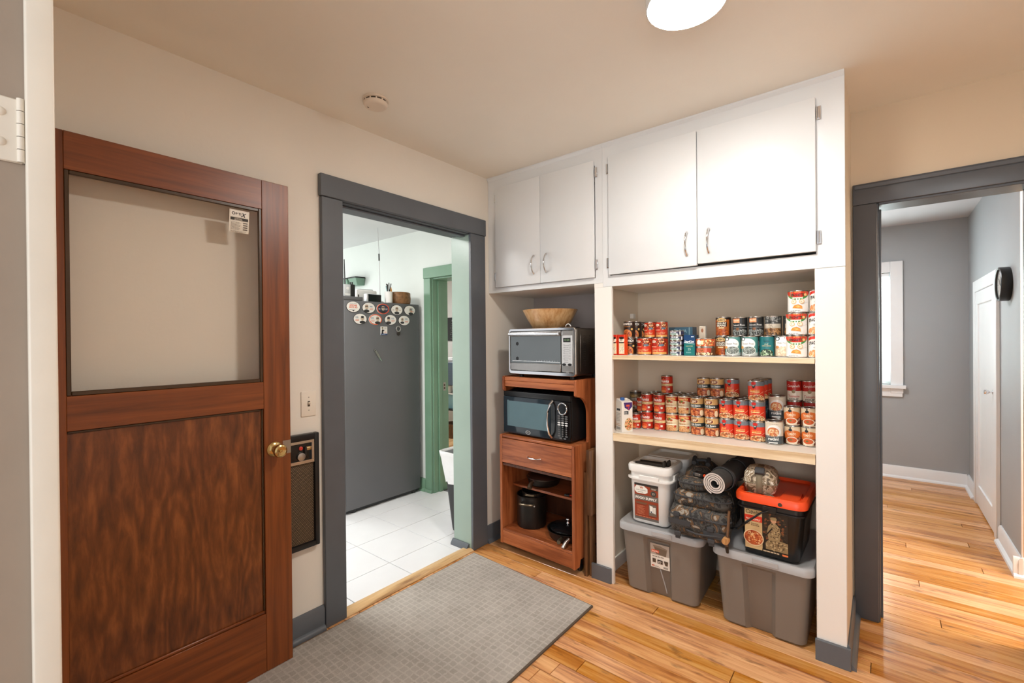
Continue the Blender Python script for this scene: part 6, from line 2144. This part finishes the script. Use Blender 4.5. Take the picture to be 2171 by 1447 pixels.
# ================================================================ KITCHEN
fr_ = thing('refrigerator', 'charcoal grey refrigerator seen from its side, covered with magnets', 'refrigerator', (-1.18, 0.0, 0))
MB().box(-0.72, 0, -0.38, 0.362, 0.03, 1.697, bev=0.006, seg=2).build('cabinet', 'fridge', fr_)
MB().box(-0.72, -0.004, -0.46, -0.386, 0.05, 1.69, bev=0.01, seg=2).build('door', 'fridge', fr_)
MB().box(-0.2, -0.0005, -0.44, -0.212, 1.698, 1.728, bev=0.004, seg=2).build('hinge_cover', 'fridge', fr_)
for yy in (-0.3, 0.3):
    MB().lathe([(0, 0.0005), (0.02, 0.0005), (0.022, 0.029), (0, 0.029)], 14, (-0.03, yy, 0)).build('foot', 'black', fr_)
    MB().lathe([(0, 0.0005), (0.02, 0.0005), (0.022, 0.029), (0, 0.029)], 14, (-0.66, yy, 0)).build('foot', 'black', fr_)
box('base_grille', 'black', fr_, -0.7, -0.012, -0.37, 0.35, 0.012, 0.0295)
FT = 1.6975
SK = (206, 186, 164)


def magnet(i, y, z, label, ring, fill, style, flip=False):
    t = thing('fridge_magnet', label, 'magnet', (-1.1797, y, z), R(90), 'magnets on the refrigerator side')
    MB().lathe([(0, -0.004), (0.061, -0.004), (0.062, -0.003), (0.062, 0.0), (0, 0.0)], 28, (0, 0, 0), 'Y').xf(Matrix.Diagonal((1, 1, 0.71, 1))).build('disc', 'black' if ring is None else 'switch', t)
    p = Print()
    if ring:
        p.ell(0, 0, 0.061, 0.0433, ring, 18)
        p.ell(0, 0, 0.053, 0.0365, fill, 18)
    else:
        p.ell(0, 0.0, 0.0585, 0.0415, fill, 18)
    s = -1 if flip else 1
    ink = (46, 44, 46)
    if style == 'words':
        p.text('SEVEN WAYS', 0, 0.026, 0.006, (90, 90, 90), w=0.06)
        p.text('STEVIE', 0, 0.012, 0.0125, (226, 96, 44), w=0.066, bold=0.03)
        p.text('SAYS SO', 0, -0.003, 0.0125, (226, 96, 44), w=0.072, bold=0.03)
        p.lines(-0.034, -0.026, 0.034, -0.02, 1, (120, 120, 120))
        p.ell(0, -0.031, 0.008, 0.005, ink, 8)
    else:
        if style == 'mid':
            u, v = 0.0, 0.004
        elif style == 'lean':
            u, v = 0.012, 0.0
        else:
            u, v = -0.02 * s, 0.004
        q = 1.0 if style != 'small' else 0.8
        p.ell(u, v - 0.03 * q, 0.026 * q, 0.0125 * q, ink, 10)
        p.ell(u, v, 0.0165 * q, 0.0175 * q, SK, 12)
        p.rect(u - 0.014 * q, v + 0.002 * q, u + 0.014 * q, v + 0.0085 * q, ink)
        p.ell(u, v + 0.0145 * q, 0.0145 * q, 0.0065 * q, (176, 150, 126) if style != 'cap' else ink, 10)
        p.rect(u - 0.004, v - 0.009 * q, u + 0.005, v - 0.0065 * q, (120, 80, 70))
        if style == 'mid':
            for e_ in (-1, 1):
                p.lines(0.034 * e_ - 0.012, -0.006, 0.034 * e_ + 0.012, 0.006, 2, (180, 160, 150) if fill[0] > 100 else (220, 210, 205))
        else:
            p.lines(0.008 if s > 0 else -0.044, 0.006, 0.044 if s > 0 else -0.008, 0.022, 2, (120, 140, 160), 0.5)
            p.lines(0.008 if s > 0 else -0.044, -0.016, 0.044 if s > 0 else -0.008, 0.0, 2, (216, 130, 100), 0.5)
    p.build('print', t, (0, -0.0042, 0))


OFFW = (236, 232, 226)
magnet(0, -0.304, 1.645, 'white oval magnet with orange lettering, first in the top row', None, OFFW, 'words')
magnet(1, -0.163, 1.643, 'white oval magnet with a face at left, second in the top row', None, OFFW, 'side')
magnet(2, -0.025, 1.641, 'navy oval magnet with an orange rim, middle of the top row', (226, 84, 50), (52, 56, 76), 'mid')
magnet(3, 0.115, 1.638, 'white oval magnet with a small centred figure, fourth in the top row', None, OFFW, 'mid')
magnet(4, 0.254, 1.64, 'white oval magnet with a leaning figure, last in the top row', None, OFFW, 'lean')
magnet(5, -0.243, 1.55, 'white oval magnet with a face at right, first in the lower row', None, OFFW, 'cap', True)
magnet(6, -0.1, 1.549, 'white oval magnet with an orange rim, second in the lower row', (226, 96, 56), OFFW, 'side', True)
magnet(7, 0.049, 1.551, 'white oval magnet with a broad face at left, third in the lower row', None, OFFW, 'cap')
magnet(8, 0.192, 1.549, 'white oval magnet with a small dark figure, last in the lower row', None, OFFW, 'small')
t = thing('fridge_magnet', 'rectangular white card magnet with a navy foot and a black silhouette', 'magnet', (-1.1797, -0.017, 1.4565), R(90), 'magnets on the refrigerator side')
box('card', 'paper', t, -0.033, 0.033, -0.003, 0, -0.036, 0.036)
p = Print()
p.rect(-0.033, -0.036, 0.033, 0.036, (232, 228, 222))
p.rect(-0.033, -0.036, 0.033, -0.024, (44, 66, 110))
p.lines(-0.024, -0.033, 0.024, -0.028, 1, (190, 200, 220))
p.poly([(-0.026, -0.024), (-0.006, -0.024), (-0.01, -0.008), (0.008, 0.008), (-0.004, 0.006), (-0.012, 0.012), (-0.022, 0.008)], (34, 32, 34))
p.ell(-0.016, 0.024, 0.009, 0.006, (110, 96, 60), 8)
p.lines(0.002, 0.016, 0.03, 0.03, 2, (150, 150, 150))
p.lines(0.004, -0.016, 0.026, -0.006, 2, (226, 150, 120))
p.build('print', t, (0, -0.0032, 0))
t = thing('bottle_opener', 'round grey bottle opener magnet beside the card magnet', 'bottle opener', (-1.1797, 0.128, 1.462), R(90))
rg = [(0.022 * math.cos(2 * PI * k / 20), -0.006, 0.012 + 0.022 * math.sin(2 * PI * k / 20)) for k in range(20)]
MB().tube(rg, 0.0055, 8, closed=True).build('ring', 'steel', t)
MB().lathe([(0, -0.007), (0.016, -0.007), (0.018, -0.004), (0.018, 0), (0, 0)], 18, (0.004, 0, -0.02), 'Y').xf(Matrix.Diagonal((1, 1, 1.25, 1))).build('pad', 'iron', t)
t = thing('pocket_knife', 'slim silver folding knife stuck slanting on the refrigerator side', 'knife', (-1.1797, -0.082, 1.255), R(90))
MB().rloft([(-0.0005, -0.055, 0.03, -0.0085, 0.0085, 0.006), (0.008, -0.055, 0.03, -0.0085, 0.0085, 0.006)], n=5).xf(Matrix.Rotation(R(56), 4, 'Y') @ Matrix.Rotation(R(90), 4, 'X')).build('handle', 'steel', t)
MB().prism([(0.03, -0.006), (0.055, -0.004), (0.072, 0.004), (0.03, 0.007)], -0.005, -0.002, 'Y').xf(Matrix.Rotation(R(56), 4, 'Y')).build('blade', 'chrome', t)
MB().lathe([(0, -0.0095), (0.004, -0.0095), (0.004, -0.008), (0, -0.008)], 10, (-0.044, 0, 0), 'Y').xf(Matrix.Rotation(R(56), 4, 'Y')).build('pivot', 'black', t)

# things on top of the refrigerator
t = thing('handheld_radio', 'grey handheld radio with black antenna at the left on the refrigerator', 'radio', (-1.26, -0.315, 1.7285))
MB().box(-0.02, 0.02, -0.03, 0.03, 0.0, 0.1, bev=0.004, seg=2).build('body', 'panelgrey', t)
MB().lathe([(0, 0), (0.012, 0), (0.012, 0.002), (0, 0.002)], 14, (0.02, 0.004, 0.068), 'X').build('speaker', 'bucket', t)
MB().tube([(0, -0.01, 0.1), (0.0, -0.014, 0.3)], [0.006, 0.004], 8).build('antenna', 'black', t)
box('label_strip', 'bucket', t, 0.0202, 0.0206, -0.022, 0.026, 0.012, 0.026)
t = thing('handheld_radio', 'slim black handheld radio next to the grey one', 'radio', (-1.27, -0.258, 1.7285))
MB().box(-0.02, 0.02, -0.02, 0.02, 0.0, 0.105, bev=0.006, seg=2).build('body', 'black', t)
MB().lathe([(0.006, 0), (0.006, 0.02), (0, 0.021)], 10, (0, 0.005, 0.105)).build('dial', 'black', t)
MB().lathe([(0.005, 0), (0.005, 0.018), (0, 0.019)], 10, (0, -0.011, 0.105)).build('dial', 'black', t)
t = thing('radio_antenna', 'thin white whip antenna with a black joint rising from the refrigerator top', 'antenna', (-1.3, 0.033, FT))
MB().tube([(0, 0, 0.0005), (0, -0.006, 0.37)], 0.0042, 8).build('lower_rod', 'panelgrey', t)
MB().tube([(0, -0.006, 0.37), (0, -0.007, 0.43)], 0.0062, 8).build('joint', 'black', t)
MB().tube([(0, -0.007, 0.43), (0.0, -0.018, 0.655)], [0.0038, 0.0026], 8).build('upper_rod', 'panelgrey', t)
MB().lathe([(0, 0.0002), (0.03, 0.0002), (0.03, 0.012), (0.02, 0.02), (0, 0.02)], 20).build('base', 'bucket', t)
t = thing('white_device', 'white boxy appliance behind the black clock on the refrigerator', 'appliance', (-1.45, -0.03, FT))
MB().box(-0.09, 0.09, -0.13, 0.075, 0.0, 0.115, bev=0.012, seg=3).build('case', 'bucket', t)
MB().box(-0.07, 0.07, -0.1, 0.05, 0.115, 0.124, bev=0.004).build('lid', 'panelgrey', t)
box('port', 'slot', t, 0.0895, 0.0905, -0.115, -0.105, 0.04, 0.07)
t = thing('desk_clock', 'black fronted box with silver edge on the refrigerator top', 'clock', (-1.245, -0.072, FT))
MB().box(-0.022, 0.02, -0.078, 0.064, 0.0, 0.068, bev=0.003).build('case', 'panelgrey', t)
MB().box(0.0202, 0.022, -0.062, 0.063, 0.003, 0.064, bev=0.0005).build('face', 'blackgloss', t)
t = thing('pen_cup', 'white mug full of pens on the refrigerator top', 'cup', (-1.235, 0.075, FT))
MB().lathe([(0, 0.0), (0.028, 0.0), (0.032, 0.004), (0.033, 0.1), (0.0305, 0.1), (0.029, 0.008), (0, 0.006)], 26).build('cup', 'bucket', t)
rr = random.Random(11)
for k, (m, hgt) in enumerate((('black', 0.165), ('black', 0.17), ('iron', 0.175), ('black', 0.155), ('iron', 0.168), ('bucket', 0.16), ('black', 0.172), ('black', 0.16), ('teal', 0.15))):
    a = rr.uniform(0, 6.28)
    q = 0.018
    MB().tube([(0.008 * math.cos(a + 2), 0.008 * math.sin(a + 2), 0.012), (q * math.cos(a) * 1.2, q * math.sin(a) * 1.2, hgt)], 0.0038, 6).build('pen', m, t)
t = thing('wooden_box', 'round brown wooden box on the refrigerator top near the wall', 'box', (-1.28, 0.215, FT))
MB().lathe([(0, 0.0), (0.096, 0.0), (0.103, 0.012), (0.106, 0.05), (0.101, 0.1), (0.094, 0.104), (0.09, 0.1), (0.09, 0.02), (0, 0.014)], 36).build('body', 'basket', t)
MB().tube([(-0.02, -0.072, 0.08), (-0.02, -0.07, 0.125), (-0.02, -0.068, 0.15)], [0.013, 0.011, 0.003], 10).build('orange_tip', mat('orange_cone', (236, 166, 84), 0.5), t)
for i, (a, b) in enumerate(((-2.41, -2.25), (-2.235, -2.075))):
    t = thing('wall_bin', 'small green wall-hung bin with a dark rim, %s of two above the radios' % ('left' if i == 0 else 'right'), 'bin', ((a + b) / 2, 0.385, 1.95), 0, 'green bins on the kitchen wall')
    w = (b - a) / 2
    MB().rloft([(0.0, -w + 0.02, w - 0.02, -0.07, 0.0145, 0.012), (0.07, -w, w, -0.1, 0.0145, 0.015)], n=4).build('body', 'greenplastic', t)
    MB().rloft([(0.0705, -w - 0.004, w + 0.004, -0.104, 0.0145, 0.015), (0.083, -w - 0.004, w + 0.004, -0.104, 0.0145, 0.015)], n=4).build('rim', 'black', t)

# trash can
t = thing('trash_can', 'dark slim trash can with white liner folded over its rim by the green doorway', 'trash can', (-0.325, 0.03, 0))
MB().rloft([(0.0006, -0.015, 0.11, -0.08, 0.08, 0.03), (0.02, -0.02, 0.115, -0.085, 0.085, 0.035), (0.56, -0.075, 0.135, -0.125, 0.125, 0.045)], n=6).build('body', 'black', t)
mb = MB()
rings = []
for z, e in ((0.35, 0.006), (0.4, 0.009), (0.48, 0.012), (0.55, 0.016), (0.572, 0.018)):
    f = (z - 0.02) / 0.54
    rr_ = rring(z, -0.02 - 0.055 * f - e, 0.115 + 0.02 * f + e, -0.085 - 0.04 * f - e, 0.085 + 0.04 * f + e, 0.05, n=8)
    rings.append([(x + 0.004 * math.sin(i * 1.7 + z * 40), y + 0.004 * math.cos(i * 2.3 + z * 30), zz + (0.012 * math.sin(i * 2.1) if z < 0.36 else 0)) for i, (x, y, zz) in enumerate(rr_)])
rings.append([(x * 0.93, y * 0.93, 0.576) for x, y, _ in rings[-1]])
rings.append([(x * 0.9, y * 0.9, 0.54) for x, y, _ in rings[-2]])
mb.loft(rings, cap=False)
mb.build('liner', 'binliner', t, angle=180)

# ---- office seen through the green doorway
t = thing('wall_sign', 'black chalk-lettered sign on the white office wall', 'sign', (-2.99, 2.538, 1.54))
box('board', 'blackgloss', t, -0.16, 0.16, -0.002, 0.011, -0.18, 0.18, bev=0.002)
p = Print()
p.rect(-0.158, -0.178, 0.158, 0.178, (44, 44, 46))
p.text('RULES', 0.0, 0.13, 0.03, (200, 200, 200))
for k in range(8):
    p.text(('be kind', 'work hard', 'say please', 'be honest', 'share', 'laugh lots', 'dream big', 'be home')[k], 0.0, 0.085 - 0.033 * k, 0.016, (150, 150, 150), w=0.13 + 0.03 * (k % 3))
p.build('lettering', t, (0, -0.0022, 0))
t = thing('metal_cabinet', 'blue-grey metal cabinet in the office, just visible past the jamb', 'cabinet', (-2.55, 2.2, 0))
MB().box(-0.45, 0.35, -0.2, 0.3, 0.75, 1.06, bev=0.005).build('case', 'bluegrey', t)
MB().box(-0.36, -0.3, -0.206, -0.2, 0.86, 0.97, bev=0.002).build('handle_recess', 'slot', t)
for x in (-0.43, -0.2, 0.33):
    MB().box(x - 0.012, x + 0.012, -0.19, -0.166, 0.0005, 0.75).build('leg', 'black', t)
MB().box(-0.45, 0.35, -0.2, 0.3, 0.4, 0.42).build('shelf', 'black', t)
t = thing('paper_stack', 'stack of papers lying on the blue-grey cabinet', 'papers', (-2.68, 2.15, 1.0605))
for k in range(6):
    MB().box(-0.11, 0.11, -0.14, 0.14, 0.011 * k, 0.011 * k + 0.0095).xf(Matrix.Rotation(rnd.uniform(-0.2, 0.2), 4, 'Z')).build('sheet_pile', 'paper' if k % 2 else 'panelgrey', t)
t = thing('plastic_tub', 'pale teal plastic tub on the shelf under the cabinet', 'tub', (-2.66, 2.2, 0.4205))
MB().rloft([(0.0, -0.16, 0.2, -0.14, 0.14, 0.03), (0.2, -0.18, 0.22, -0.16, 0.16, 0.03)], n=5).build('body', 'teal', t)
MB().rloft([(0.2005, -0.19, 0.23, -0.17, 0.17, 0.03), (0.215, -0.19, 0.23, -0.17, 0.17, 0.03)], n=5).build('lid', 'bucket', t)
t = thing('glass_jar', 'clear jar standing on the teal tub', 'jar', (-2.66, 2.1, 0.636))
MB().lathe([(0, 0), (0.045, 0), (0.048, 0.005), (0.048, 0.09), (0.04, 0.1), (0, 0.1)], 20).build('body', 'cream', t)
t = thing('wicker_basket', 'brown basket on the office floor below the cabinet', 'basket', (-2.62, 2.17, 0))
MB().lathe([(0, 0.0), (0.12, 0.0), (0.15, 0.2), (0.14, 0.2), (0.11, 0.01), (0, 0.01)], 24).build('body', 'traywood', t)

# ---- wall clock in the grey room
t = thing('wall_clock', 'round black wall clock seen nearly edge-on above the closet door', 'clock', (2.6995, 1.79, 1.69))
MB().lathe([(0, -0.0), (0.102, -0.0), (0.105, -0.004), (0.105, -0.046), (0.1, -0.05), (0.093, -0.048), (0.092, -0.036), (0, -0.036)], 40, (0, 0, 0), 'X').build('case', 'black', t)
MB().lathe([(0, -0.0365), (0.0915, -0.0365), (0.0915, -0.037), (0, -0.037)], 36, (0, 0, 0), 'X').build('face', 'paper', t)
MB().lathe([(0, -0.043), (0.0915, -0.043), (0.0915, -0.0435), (0, -0.0435)], 36, (0, 0, 0), 'X').build('cover_glass', 'glass', t)
for k in range(12):
    a = 2 * PI * k / 12
    MB().box(-0.0378, -0.0371, -0.002, 0.002, 0.072, 0.086).xf(Matrix.Rotation(a, 4, 'X')).build('hour_mark', 'black', t)
MB().box(-0.0395, -0.0382, -0.0028, 0.0028, -0.012, 0.05).xf(Matrix.Rotation(R(-50), 4, 'X')).build('hour_hand', 'black', t)
MB().box(-0.041, -0.0398, -0.002, 0.002, -0.014, 0.075).xf(Matrix.Rotation(R(110), 4, 'X')).build('minute_hand', 'black', t)
